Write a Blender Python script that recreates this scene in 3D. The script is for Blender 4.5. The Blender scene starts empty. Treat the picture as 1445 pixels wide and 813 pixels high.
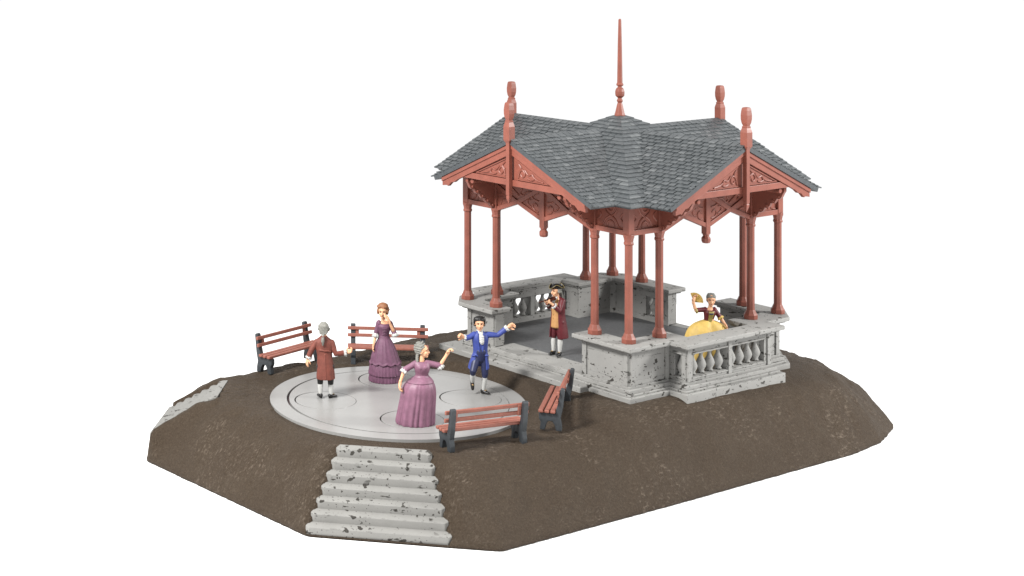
import bpy, bmesh, math, random
from mathutils import Vector, Matrix, noise, geometry
from math import sin, cos, pi, radians, sqrt, atan2, hypot

random.seed(7)
scene = bpy.context.scene
COL = scene.collection

# ------------------------------------------------------------------ camera
cam_d = bpy.data.cameras.new('camera')
cam = bpy.data.objects.new('camera', cam_d)
COL.objects.link(cam)
AZ = radians(-33.0793)
cam.location = (23.6093, -26.2036, 9.0522)
cam.rotation_euler = (radians(90), 0, AZ + radians(90))      # level view, shifted frame (vertical lines stay vertical)
cam_d.sensor_fit = 'HORIZONTAL'
cam_d.sensor_width = 36.0
cam_d.lens = 36.0 * 1.60414
cam_d.shift_x = 464.69 / 1445.0
cam_d.shift_y = -508.84 / 1445.0
cam_d.clip_start = 0.5
cam_d.clip_end = 500.0
scene.camera = cam

# ------------------------------------------------------------------ light
world = bpy.data.worlds.new('World')
scene.world = world
world.use_nodes = True
bgn = world.node_tree.nodes['Background']
bgn.inputs['Color'].default_value = (1.0, 1.0, 1.0, 1)
bgn.inputs['Strength'].default_value = 1.03


def area(name, loc, target, size, power, color=(1, 1, 1)):
    d = bpy.data.lights.new(name, 'AREA')
    d.shape = 'DISK'
    d.size = size
    d.energy = power
    d.color = color
    o = bpy.data.objects.new(name, d)
    COL.objects.link(o)
    o.location = loc
    o.rotation_euler = (Vector(target) - Vector(loc)).to_track_quat('-Z', 'Y').to_euler()
    return o


VR = Vector((0.5458, 0.8379, 0))          # screen right
VF = Vector((-0.8379, 0.5458, 0))         # away from the camera
CEN = Vector((0, -2.0, 0.5))


def studio(r, f, h):
    return CEN + VR * r + VF * f + Vector((0, 0, h))


area('key_softbox', studio(-15, -11, 15), CEN, 4.5, 9800, (1.0, 0.985, 0.96))
area('side_softbox', studio(18, -5, 10), CEN, 4.5, 5200, (1.0, 0.99, 0.97))

vs = scene.view_settings
vs.view_transform = 'Standard'
vs.look = 'None'
vs.exposure = 0.0
vs.gamma = 1.0
scene.cycles.use_denoising = True
scene.cycles.max_bounces = 6


# ------------------------------------------------------------------ materials
def nodes_of(m):
    m.use_nodes = True
    nt = m.node_tree
    b = nt.nodes.get('Principled BSDF')
    return nt, b


def N(nt, t, **kw):
    n = nt.nodes.new(t)
    for k, v in kw.items():
        if k in n.inputs:
            n.inputs[k].default_value = v
        else:
            setattr(n, k, v)
    return n


def ramp(nt, fac, stops):
    r = nt.nodes.new('ShaderNodeValToRGB')
    e = r.color_ramp.elements
    while len(e) > 1:
        e.remove(e[-1])
    e[0].position = stops[0][0]
    e[0].color = (*stops[0][1], 1)
    for p, c in stops[1:]:
        x = e.new(p)
        x.color = (*c, 1)
    nt.links.new(fac, r.inputs['Fac'])
    return r


def mixc(nt, fac, a, b, mode='MIX'):
    m = nt.nodes.new('ShaderNodeMix')
    m.data_type = 'RGBA'
    m.blend_type = mode
    for sock, val in ((m.inputs[0], fac), (m.inputs[6], a), (m.inputs[7], b)):
        if hasattr(val, 'is_output'):
            nt.links.new(val, sock)
        elif isinstance(val, (int, float)):
            sock.default_value = val
        else:
            sock.default_value = (*val, 1)
    return m.outputs[2]


def bump(nt, b, height, strength=0.3, dist=0.02):
    bp = nt.nodes.new('ShaderNodeBump')
    bp.inputs['Strength'].default_value = strength
    bp.inputs['Distance'].default_value = dist
    nt.links.new(height, bp.inputs['Height'])
    nt.links.new(bp.outputs['Normal'], b.inputs['Normal'])


def objco(nt, scale=(1, 1, 1)):
    tc = nt.nodes.new('ShaderNodeTexCoord')
    mp = nt.nodes.new('ShaderNodeMapping')
    mp.inputs['Scale'].default_value = scale
    nt.links.new(tc.outputs['Object'], mp.inputs['Vector'])
    return mp.outputs['Vector']


def noise_t(nt, vec, scale, detail=3.0, rough=0.55):
    n = nt.nodes.new('ShaderNodeTexNoise')
    n.inputs['Scale'].default_value = scale
    n.inputs['Detail'].default_value = detail
    n.inputs['Roughness'].default_value = rough
    nt.links.new(vec, n.inputs['Vector'])
    return n.outputs['Fac']


def painted(name, col, var=0.12, rough=0.5, scale=14, bstr=0.15, spec=0.4):
    """painted plastic with slight brushy colour variation"""
    m = bpy.data.materials.new(name)
    nt, b = nodes_of(m)
    v = objco(nt)
    n = noise_t(nt, v, scale, 4)
    lo = tuple(c * (1 - var) for c in col)
    hi = tuple(min(1, c * (1 + var)) for c in col)
    r = ramp(nt, n, [(0.3, lo), (0.7, hi)])
    nt.links.new(r.outputs['Color'], b.inputs['Base Color'])
    b.inputs['Roughness'].default_value = rough
    b.inputs['Specular IOR Level'].default_value = spec
    n2 = noise_t(nt, v, scale * 4, 2)
    bump(nt, b, n2, bstr, 0.006)
    return m


def stone(name, col=(0.226, 0.223, 0.213), chips=0.628, scale=1.0):
    """pale grey cast stone with dark chipped marks"""
    m = bpy.data.materials.new(name)
    nt, b = nodes_of(m)
    v = objco(nt)
    big = noise_t(nt, v, 2.2 * scale, 5)
    base = ramp(nt, big, [(0.3, tuple(c * 0.92 for c in col)), (0.7, tuple(c * 1.05 for c in col))])
    fine = noise_t(nt, v, 40 * scale, 3)
    c1 = mixc(nt, 0.08, base.outputs['Color'], ramp(nt, fine, [(0.35, (0.10, 0.10, 0.095)), (0.65, (0.22, 0.22, 0.21))]).outputs['Color'])
    # blotchy chips: round spots, small specks and stretched scrapes
    n1 = noise_t(nt, objco(nt, (1, 1, 1.3)), 6.5 * scale, 2.0, 0.5)
    n2 = noise_t(nt, objco(nt, (0.5, 0.5, 1.9)), 9.0 * scale, 3.0, 0.6)
    n3 = noise_t(nt, v, 22.0 * scale, 1.0, 0.4)
    k1 = ramp(nt, n1, [(chips + 0.025, (0, 0, 0)), (chips + 0.040, (1, 1, 1))]).outputs['Color']
    k2 = ramp(nt, n2, [(chips + 0.03, (0, 0, 0)), (chips + 0.05, (1, 1, 1))]).outputs['Color']
    k3 = ramp(nt, n3, [(chips + 0.07, (0, 0, 0)), (chips + 0.10, (1, 1, 1))]).outputs['Color']
    k = mixc(nt, 1.0, mixc(nt, 1.0, k1, k2, 'LIGHTEN'), k3, 'LIGHTEN')
    msk = ramp(nt, noise_t(nt, v, 3.1 * scale, 2), [(0.40, (0.0, 0.0, 0.0)), (0.48, (1, 1, 1))]).outputs['Color']
    k = mixc(nt, 1.0, k, msk, 'MULTIPLY')
    # paint rubbed off along the arrises, in patches
    bv = nt.nodes.new('ShaderNodeBevel')
    bv.samples = 4
    bv.inputs['Radius'].default_value = 0.035
    geo = nt.nodes.new('ShaderNodeNewGeometry')
    dt = nt.nodes.new('ShaderNodeVectorMath')
    dt.operation = 'DOT_PRODUCT'
    nt.links.new(bv.outputs['Normal'], dt.inputs[0])
    nt.links.new(geo.outputs['Normal'], dt.inputs[1])
    edge = ramp(nt, dt.outputs['Value'], [(0.86, (1, 1, 1)), (0.96, (0, 0, 0))]).outputs['Color']
    ne = noise_t(nt, objco(nt, (1, 1, 1.5)), 5.5, 4.0, 0.65)
    ke = ramp(nt, ne, [(0.555, (0, 0, 0)), (0.585, (1, 1, 1))]).outputs['Color']
    k = mixc(nt, 1.0, k, mixc(nt, 1.0, edge, ke, 'MULTIPLY'), 'LIGHTEN')
    dark = ramp(nt, fine, [(0.3, (0.016, 0.014, 0.012)), (0.7, (0.045, 0.042, 0.036))]).outputs['Color']
    out = mixc(nt, k, c1, dark)
    nt.links.new(out, b.inputs['Base Color'])
    b.inputs['Roughness'].default_value = 0.7
    b.inputs['Specular IOR Level'].default_value = 0.3
    bump(nt, b, fine, 0.2, 0.008)
    return m


M = {}
M['stone'] = stone('cast_stone')
M['stone_steps'] = stone('step_stone', (0.188, 0.185, 0.175), 0.617, 0.95)
M['red'] = painted('terracotta_paint', (0.182, 0.055, 0.037), 0.12, 0.45, 5, 0.12)
M['benchwood'] = painted('bench_red', (0.215, 0.075, 0.053), 0.14, 0.5, 9, 0.15)
M['iron'] = painted('anthracite_paint', (0.026, 0.03016, 0.03432), 0.2, 0.45, 12, 0.15)
M['skin'] = painted('flesh_paint', (0.58, 0.32, 0.185), 0.07, 0.5, 10, 0.08)
M['skin_pale'] = painted('pale_flesh_paint', (0.47, 0.32, 0.24), 0.06, 0.5, 10, 0.08)
M['white'] = painted('white_paint', (0.4, 0.4, 0.385), 0.06, 0.55, 20, 0.1)
M['black'] = painted('black_paint', (0.00624, 0.00572, 0.00572), 0.3, 0.35, 20, 0.1)
M['hair_black'] = painted('black_hair_paint', (0.00624, 0.00572, 0.0052), 0.3, 0.35, 40, 0.5)
M['hair_grey'] = painted('grey_hair_paint', (0.155, 0.152, 0.135), 0.3, 0.6, 30, 0.5)
M['hair_auburn'] = painted('auburn_hair_paint', (0.2, 0.085, 0.038), 0.35, 0.5, 30, 0.5)
M['coat_rust'] = painted('rust_coat_paint', (0.125, 0.032, 0.021), 0.18, 0.65, 12, 0.3)
M['coat_maroon'] = painted('maroon_coat_paint', (0.0832, 0.00936, 0.01352), 0.2, 0.5, 12, 0.2)
M['maroon_dark'] = painted('dark_maroon_paint', (0.0676, 0.00728, 0.01144), 0.2, 0.5, 12, 0.2)
M['vest_orange'] = painted('orange_vest_paint', (0.38, 0.2, 0.075), 0.1, 0.55, 12, 0.15)
M['coat_blue'] = painted('blue_coat_paint', (0.03, 0.048, 0.21), 0.2, 0.55, 10, 0.2)
M['navy'] = painted('navy_paint', (0.014, 0.018, 0.055), 0.3, 0.45, 10, 0.2)
M['plum'] = painted('plum_dress_paint', (0.108, 0.044, 0.078), 0.18, 0.6, 12, 0.3)
M['mauve'] = painted('mauve_dress_paint', (0.165, 0.075, 0.115), 0.16, 0.5, 9, 0.25)
M['yellow'] = painted('yellow_skirt_paint', (0.46, 0.315, 0.085), 0.12, 0.6, 14, 0.2)
M['stomacher'] = painted('ochre_paint', (0.234, 0.1872, 0.052), 0.2, 0.5, 20, 0.2)
M['violin'] = painted('varnish_paint', (0.039, 0.00936, 0.0052), 0.3, 0.3, 20, 0.1)
M['gold'] = painted('gold_trim_paint', (0.17, 0.13, 0.05), 0.2, 0.4, 30, 0.1)
M['eye'] = painted('eye_paint', (0.026, 0.0156, 0.0104), 0.2, 0.4, 30, 0.0)
M['lips'] = painted('lip_paint', (0.2184, 0.0624, 0.0468), 0.1, 0.5, 30, 0.0)
M['groove'] = painted('groove_maroon', (0.0364, 0.0156, 0.01664), 0.3, 0.6, 10, 0.2)


def mat_slate():
    m = bpy.data.materials.new('slate_tiles')
    nt, b = nodes_of(m)
    at = nt.nodes.new('ShaderNodeAttribute')
    at.attribute_name = 'tint'
    v = objco(nt)
    n = noise_t(nt, v, 26, 4, 0.6)
    tone = ramp(nt, at.outputs['Fac'], [(0.0, (0.034, 0.038, 0.041)), (0.5, (0.050, 0.056, 0.059)), (0.8, (0.072, 0.078, 0.081)), (1.0, (0.165, 0.172, 0.174))])
    wear = ramp(nt, n, [(0.42, (0.036, 0.042, 0.046)), (0.60, (0.066, 0.074, 0.078)), (0.72, (0.20, 0.206, 0.208))])
    c = mixc(nt, 0.42, tone.outputs['Color'], wear.outputs['Color'])
    nt.links.new(c, b.inputs['Base Color'])
    b.inputs['Roughness'].default_value = 0.38
    b.inputs['Specular IOR Level'].default_value = 0.5
    bump(nt, b, noise_t(nt, v, 55, 3), 0.4, 0.008)
    return m


M['slate_edge'] = painted('slate_edge', (0.042, 0.047, 0.051), 0.2, 0.5, 20, 0.3)


def mat_dirt():
    m = bpy.data.materials.new('brown_earth')
    nt, b = nodes_of(m)
    v = objco(nt)
    n1 = noise_t(nt, v, 1.3, 6, 0.65)
    n2 = noise_t(nt, v, 30, 5, 0.7)
    n3 = noise_t(nt, objco(nt, (1, 1, 3.5)), 9, 6, 0.7)
    a = ramp(nt, n1, [(0.3, (0.048, 0.0335, 0.0220)), (0.7, (0.064, 0.0475, 0.0330))])
    g = ramp(nt, n2, [(0.35, (0.032, 0.0220, 0.0145)), (0.55, (0.056, 0.0415, 0.0290)), (0.74, (0.125, 0.098, 0.073))])
    c = mixc(nt, 0.5, a.outputs['Color'], g.outputs['Color'])
    b.inputs['Roughness'].default_value = 0.6
    b.inputs['Specular IOR Level'].default_value = 0.13
    # lighter brushed patches where the moulded surface is combed
    st = noise_t(nt, objco(nt, (3.2, 1.2, 1.6)), 7.5, 5, 0.72)
    pm = ramp(nt, noise_t(nt, v, 0.9, 3, 0.6), [(0.46, (0, 0, 0)), (0.60, (1, 1, 1))]).outputs['Color']
    sm = mixc(nt, 1.0, ramp(nt, st, [(0.54, (0, 0, 0)), (0.66, (0.95, 0.95, 0.95))]).outputs['Color'], pm, 'MULTIPLY')
    c = mixc(nt, sm, c, (0.135, 0.107, 0.082))
    nt.links.new(c, b.inputs['Base Color'])
    ad = nt.nodes.new('ShaderNodeMath')
    ad.operation = 'ADD'
    nt.links.new(n2, ad.inputs[0])
    nt.links.new(st, ad.inputs[1])
    bump(nt, b, ad.outputs[0], 0.9, 0.06)
    return m


def mat_disc():
    m = bpy.data.materials.new('grey_disc_plastic')
    nt, b = nodes_of(m)
    v = objco(nt)
    n = noise_t(nt, v, 1.1, 4)
    n2 = noise_t(nt, objco(nt, (0.6, 6, 1)), 14, 4, 0.6)
    a = ramp(nt, n, [(0.3, (0.192, 0.190, 0.185)), (0.7, (0.232, 0.230, 0.225))])
    s = ramp(nt, n2, [(0.35, (0.190, 0.188, 0.182)), (0.62, (0.225, 0.223, 0.217)), (0.75, (0.27, 0.268, 0.264))])
    nt.links.new(mixc(nt, 0.35, a.outputs['Color'], s.outputs['Color']), b.inputs['Base Color'])
    b.inputs['Roughness'].default_value = 0.30
    b.inputs['Specular IOR Level'].default_value = 0.45
    bump(nt, b, n2, 0.05, 0.005)
    return m


def mat_paving():
    m = bpy.data.materials.new('dark_paving')
    nt, b = nodes_of(m)
    v = objco(nt)
    br = nt.nodes.new('ShaderNodeTexBrick')
    br.inputs['Scale'].default_value = 4.5
    br.inputs['Mortar Size'].default_value = 0.008
    br.inputs['Color1'].default_value = (0.052, 0.054, 0.056, 1)
    br.inputs['Color2'].default_value = (0.062, 0.064, 0.066, 1)
    br.inputs['Mortar'].default_value = (0.040, 0.041, 0.043, 1)
    nt.links.new(v, br.inputs['Vector'])
    n = noise_t(nt, v, 24, 4, 0.6)
    c = mixc(nt, 0.4, br.outputs['Color'], ramp(nt, n, [(0.4, (0.048, 0.049, 0.052)), (0.72, (0.11, 0.11, 0.108))]).outputs['Color'])
    nt.links.new(c, b.inputs['Base Color'])
    b.inputs['Roughness'].default_value = 0.5
    bump(nt, b, n, 0.3, 0.01)
    return m


def mat_table():
    m = bpy.data.materials.new('white_table')
    nt, b = nodes_of(m)
    n = noise_t(nt, objco(nt), 3.0, 2)
    nt.links.new(ramp(nt, n, [(0.3, (0.82, 0.82, 0.82)), (0.7, (0.84, 0.84, 0.84))]).outputs['Color'], b.inputs['Base Color'])
    b.inputs['Roughness'].default_value = 0.8
    b.inputs['Specular IOR Level'].default_value = 0.1
    return m


M['slate'] = mat_slate()
M['dirt'] = mat_dirt()
M['disc'] = mat_disc()
M['paving'] = mat_paving()
M['table'] = mat_table()


# ------------------------------------------------------------------ mesh helpers
class MB:
    def __init__(self):
        self.v, self.f, self.t = [], [], []

    def add(self, vs, fs, tint=0.5):
        o = len(self.v)
        self.v += [tuple(p) for p in vs]
        self.f += [tuple(i + o for i in f) for f in fs]
        self.t += [tint] * len(vs)

    def box(self, c, s, m=None, tint=0.5):
        x, y, z = s[0] / 2, s[1] / 2, s[2] / 2
        vs = [Vector(p) for p in ((-x, -y, -z), (x, -y, -z), (x, y, -z), (-x, y, -z), (-x, -y, z), (x, -y, z), (x, y, z), (-x, y, z))]
        if m is not None:
            vs = [m @ p for p in vs]
        c = Vector(c)
        self.add([p + c for p in vs], [(0, 3, 2, 1), (4, 5, 6, 7), (0, 1, 5, 4), (1, 2, 6, 5), (2, 3, 7, 6), (3, 0, 4, 7)], tint)

    def prism(self, poly, z0, z1, mp=None):
        """extrude a 2D polygon; mp maps (a, b, h) to 3D"""
        mp = mp or (lambda a, b, h: (a, b, h))
        n = len(poly)
        vs = [mp(a, b, z0) for a, b in poly] + [mp(a, b, z1) for a, b in poly]
        self.add(vs, [tuple(range(n))[::-1], tuple(range(n, 2 * n))] + [(i, (i + 1) % n, (i + 1) % n + n, i + n) for i in range(n)])

    def bar(self, a, b, w, h, up=(0, 0, 1)):
        """rectangular bar from a to b"""
        a, b = Vector(a), Vector(b)
        d = (b - a).normalized()
        s = d.cross(Vector(up))
        if s.length < 1e-4:
            s = d.cross(Vector((1, 0, 0)))
        s.normalize()
        u = s.cross(d)
        vs = []
        for p in (a, b):
            for i, j in ((-1, -1), (1, -1), (1, 1), (-1, 1)):
                vs.append(p + s * (i * w / 2) + u * (j * h / 2))
        self.add(vs, [(0, 3, 2, 1), (4, 5, 6, 7), (0, 1, 5, 4), (1, 2, 6, 5), (2, 3, 7, 6), (3, 0, 4, 7)])

    def lathe(self, prof, n=16, c=(0, 0, 0), rot=0.0, mp=None):
        vs, fs = [], []
        for r, z in prof:
            for i in range(n):
                a = 2 * pi * i / n + rot
                p = (c[0] + r * cos(a), c[1] + r * sin(a), c[2] + z)
                vs.append(mp(*p) if mp else p)
        for j in range(len(prof) - 1):
            for i in range(n):
                k = (i + 1) % n
                fs.append((j * n + i, j * n + k, (j + 1) * n + k, (j + 1) * n + i))
        fs.append(tuple(range(n))[::-1])
        fs.append(tuple(range((len(prof) - 1) * n, len(prof) * n)))
        self.add(vs, fs)

    def tube(self, pts, rad, n=12, flat=1.0, upv=None, round_caps=True):
        """smooth tube through pts with a radius at each, rounded ends"""
        pts = [Vector(p) for p in pts]
        if isinstance(rad, (int, float)):
            rad = [rad] * len(pts)
        rad = list(rad)
        if round_caps:
            d0 = (pts[0] - pts[1]).normalized()
            d1 = (pts[-1] - pts[-2]).normalized()
            p0, p1, r0, r1 = pts[0], pts[-1], rad[0], rad[-1]
            pre = [(p0 + d0 * r0 * sin(a), r0 * cos(a)) for a in (1.45, 1.1, 0.7, 0.35)]
            post = [(p1 + d1 * r1 * sin(a), r1 * cos(a)) for a in (0.35, 0.7, 1.1, 1.45)]
            pts = [p for p, _ in pre] + pts + [p for p, _ in post]
            rad = [r for _, r in pre] + rad + [r for _, r in post]
        k = len(pts)
        up = Vector(upv) if upv else None
        vs, fs = [], []
        s = None
        for i in range(k):
            t = (pts[min(i + 1, k - 1)] - pts[max(i - 1, 0)])
            if t.length < 1e-9:
                t = Vector((0, 0, 1))
            t.normalize()
            if s is None or up:
                ref = up or (Vector((0, 0, 1)) if abs(t.z) < 0.9 else Vector((1, 0, 0)))
                s = t.cross(ref)
            else:
                s = s - t * s.dot(t)
            s.normalize()
            u = s.cross(t)
            for j in range(n):
                a = 2 * pi * j / n
                vs.append(pts[i] + s * (cos(a) * rad[i]) + u * (sin(a) * rad[i] * flat))
        for i in range(k - 1):
            for j in range(n):
                m = (j + 1) % n
                fs.append((i * n + j, i * n + m, (i + 1) * n + m, (i + 1) * n + j))
        fs.append(tuple(range(n))[::-1])
        fs.append(tuple(range((k - 1) * n, k * n)))
        self.add(vs, fs)

    def ball(self, c, r, m=None, n=14, k=9):
        """ellipsoid, r = (rx, ry, rz) or a number"""
        if isinstance(r, (int, float)):
            r = (r, r, r)
        c = Vector(c)
        vs, fs = [], []
        for j in range(k):
            th = pi * (j + 0.5) / k if 0 < j < k - 1 else (0.06 if j == 0 else pi - 0.06)
            for i in range(n):
                a = 2 * pi * i / n
                p = Vector((r[0] * sin(th) * cos(a), r[1] * sin(th) * sin(a), -r[2] * cos(th)))
                if m is not None:
                    p = m @ p
                vs.append(c + p)
        for j in range(k - 1):
            for i in range(n):
                q = (i + 1) % n
                fs.append((j * n + i, j * n + q, (j + 1) * n + q, (j + 1) * n + i))
        fs.append(tuple(range(n))[::-1])
        fs.append(tuple(range((k - 1) * n, k * n)))
        self.add(vs, fs)

    def loft(self, rings, close=True, cap=True):
        n = len(rings[0])
        vs = [p for r in rings for p in r]
        fs = []
        for j in range(len(rings) - 1):
            for i in range(n if close else n - 1):
                k = (i + 1) % n
                fs.append((j * n + i, j * n + k, (j + 1) * n + k, (j + 1) * n + i))
        if cap:
            fs.append(tuple(range(n))[::-1])
            fs.append(tuple(range((len(rings) - 1) * n, len(rings) * n)))
        self.add(vs, fs)

    def mesh(self, name, mat, smooth=False):
        me = bpy.data.meshes.new(name)
        me.from_pydata(self.v, [], self.f)
        at = me.attributes.new('tint', 'FLOAT', 'POINT')
        at.data.foreach_set('value', self.t)
        bm = bmesh.new()
        bm.from_mesh(me)
        bmesh.ops.recalc_face_normals(bm, faces=bm.faces)
        bm.to_mesh(me)
        bm.free()
        me.materials.append(M[mat])
        if smooth:
            me.polygons.foreach_set('use_smooth', [True] * len(me.polygons))
        return me


def put(name, me, parent=None, bevel=0.0, seg=2):
    o = bpy.data.objects.new(name, me)
    COL.objects.link(o)
    if parent:
        o.parent = parent
    if bevel:
        b = o.modifiers.new('bevel', 'BEVEL')
        b.width = bevel
        b.segments = seg
        b.limit_method = 'ANGLE'
        b.angle_limit = radians(35)
        b.harden_normals = False
    return o


def make(name, mb, mat, parent=None, bevel=0.0, smooth=False):
    return put(name, mb.mesh(name, mat, smooth), parent, bevel)


def remeshed(name, mb, mat, parent=None, voxel=0.008, smooth=3):
    """one continuous surface from overlapping volumes"""
    me = mb.mesh(name + '_raw', mat, True)
    o = bpy.data.objects.new(name, me)
    COL.objects.link(o)
    r = o.modifiers.new('r', 'REMESH')
    r.mode = 'VOXEL'
    r.voxel_size = voxel
    r.use_smooth_shade = True
    if smooth:
        s = o.modifiers.new('s', 'SMOOTH')
        s.iterations = smooth
        s.factor = 0.5
    dg = bpy.context.evaluated_depsgraph_get()
    dg.update()
    new = bpy.data.meshes.new_from_object(o.evaluated_get(dg), depsgraph=dg)
    new.name = name
    o.modifiers.clear()
    o.data = new
    bpy.data.meshes.remove(me)
    if not new.materials:
        new.materials.append(M[mat])
    new.polygons.foreach_set('use_smooth', [True] * len(new.polygons))
    if parent:
        o.parent = parent
    return o


def empty(name, loc=(0, 0, 0), rz=0.0):
    o = bpy.data.objects.new(name, None)
    o.empty_display_size = 0.2
    COL.objects.link(o)
    o.location = loc
    o.rotation_euler = (0, 0, rz)
    return o


def tag(o, label=None, cat=None, group=None, kind=None):
    for k, v in (('label', label), ('category', cat), ('group', group), ('kind', kind)):
        if v:
            o[k] = v
    return o


def offset(path, d, closed=False):
    """parallel curve of a 2D path, d > 0 to the right-hand side"""
    n = len(path)
    out = []
    for i in range(n):
        p = Vector(path[i])
        a = Vector(path[i - 1]) if (i > 0 or closed) else None
        b = Vector(path[(i + 1) % n]) if (i < n - 1 or closed) else None
        n1 = n2 = None
        if a is not None:
            t = (p - a).normalized()
            n1 = Vector((t.y, -t.x))
        if b is not None:
            t = (b - p).normalized()
            n2 = Vector((t.y, -t.x))
        if n1 is None:
            out.append(p + n2 * d)
        elif n2 is None:
            out.append(p + n1 * d)
        else:
            m = (n1 + n2)
            m.normalize()
            out.append(p + m * (d / max(0.3, m.dot(n1))))
    return [(q.x, q.y) for q in out]


# ------------------------------------------------------------------ white table
tb = MB()
tb.lathe([(13.0, -1.5), (13.0, -1.24), (12.97, -1.215)], 96, (-0.5, -2.0, 0))
tag(make('backdrop', tb, 'table'), 'plain white tabletop under the model', None, None, 'structure')

# ------------------------------------------------------------------ earth mound
DC = Vector((-0.514, -5.583))                 # dance floor centre
DR = 2.438
ZB = -1.2
OUT = [(-3.25, -9.56), (1.57, -9.36), (3.32, -7.63), (3.86, -7.08), (3.93, -3), (3.95, 2.2), (3.8, 3.3), (3.35, 4.4), (2.5, 5.2), (1.2, 5.6),
       (-2.8, 5.6), (-4.3, 4.9), (-4.9, 3.4), (-4.9, -7.9)]
# which slope width belongs to each outline edge
WID = [1.35, 1.15, 1.3, 1.35, 1.25, 1.5, 2.2, 2.7, 2.7, 2.6, 2.2, 1.6, 1.45, 1.3]
EXP = [1.9, 1.9, 1.9, 1.9, 1.9, 2.2, 3.0, 3.3, 2.8, 2.2, 1.9, 1.9, 1.9, 2.3]


def edge_fields(x, y):
    best, val = 1e9, 1e9
    n = len(OUT)
    num = den = ne = 0.0
    for i in range(n):
        ax, ay = OUT[i]
        bx, by = OUT[(i + 1) % n]
        dx, dy = bx - ax, by - ay
        t = max(0, min(1, ((x - ax) * dx + (y - ay) * dy) / (dx * dx + dy * dy)))
        d = hypot(x - ax - t * dx, y - ay - t * dy)
        w = 1.0 / (d + 0.02) ** 4
        num += w * WID[i]
        ne += w * EXP[i]
        den += w
        best = min(best, d)
    return best, num / den, ne / den


STAIRS = [  # origin on the top edge, outward direction, half widths top and bottom
    (DC + Vector((0.707, -0.707)) * 2.86, Vector((0.707, -0.707)), 0.77, 1.225, 1.165),
    (DC + Vector((-0.707, -0.707)) * 3.43 + Vector((0.707, -0.707)) * -0.14, Vector((-0.707, -0.707)), 0.60, 0.92, 0.76),
]
RUN, NST = 1.27, 7


def sstep(t):
    t = max(0.0, min(1.0, t))
    return t * t * (3 - 2 * t)


def ground(x, y):
    d, w, ex = edge_fields(x, y)
    t = min(1.0, d / w)
    rect = hypot(max(0, abs(x) - 2.95), max(0, abs(y + 0.05) - 2.7))
    top = -0.01 + 0.19 * (1 - sstep(rect / 1.5))
    # the plateau falls a little towards the viewer, rises a little at the back edge
    toward = (x - DC.x) * 0.8379 - (y - DC.y) * 0.5458
    top += -0.045 * sstep((toward + 0.6) / 2.6) * sstep(rect / 1.2)
    top += 0.03 * sstep((-2.45 - x) / 0.8) * sstep((rect - 0.2) / 1.0) * sstep((y + 7.5) / 1.2)
    prof = 1 - (1 - t) ** ex
    z = ZB + 0.03 + (top - ZB - 0.03) * prof
    # lumpy moulded earth
    p = Vector((x, y, z * 0.6))
    calm = (0.25 + 0.75 * sstep(rect / 0.5)) * (0.2 + 0.8 * sstep((hypot(x - DC.x, y - DC.y) - DR) / 0.5))
    k = sstep((1.02 - t) / 0.35) if t < 1 else 0.0
    z += (noise.fractal(p * 1.1, 1.0, 2.0, 4) * 0.05) * (0.35 + k) * sstep(d / 0.25) * calm
    z += noise.fractal(p * 6.0, 0.7, 2.0, 4) * 0.017 * sstep(d / 0.1) * calm
    # gullies running down the slopes
    z += noise.noise(Vector((x * 2.6, y * 2.6, 3.0))) * 0.055 * k * sstep(d / 0.25) * calm
    # flat seat for the dance floor
    r = hypot(x - DC.x, y - DC.y)
    if r < DR + 0.25:
        f = sstep((DR + 0.25 - r) / 0.25)
        z = z * (1 - f) + min(z, -0.025 if toward < 0.5 else -0.045) * f
    if r < DR - 0.06:
        z = -0.12
    for s, (o, f, h0, h1, RISE) in enumerate(STAIRS):
        q = Vector((x, y)) - o
        u = q.dot(f)
        v = q.x * f.y - q.y * f.x
        if -0.02 < u < RUN + 0.3:
            hw = h0 + (h1 - h0) * max(0, u) / RUN
            zs = -0.03 - RISE * max(0, u) / RUN
            if abs(v) < hw - 0.03:
                z = min(z, zs - 0.22)
            else:
                e = (abs(v) - hw) / 0.3
                if e < 1:
                    zc = zs + (0.05 if s == 0 else (0.13 if v > 0 else 0.12)) * sstep(u / 0.4) + 0.02 * noise.noise(Vector((x * 5, y * 5, 1)))
                    e = sstep(max(0, e))
                    if u < RUN - 0.03:
                        z = max(ZB + 0.02, zc * (1 - e) + z * e)
    return z


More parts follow.
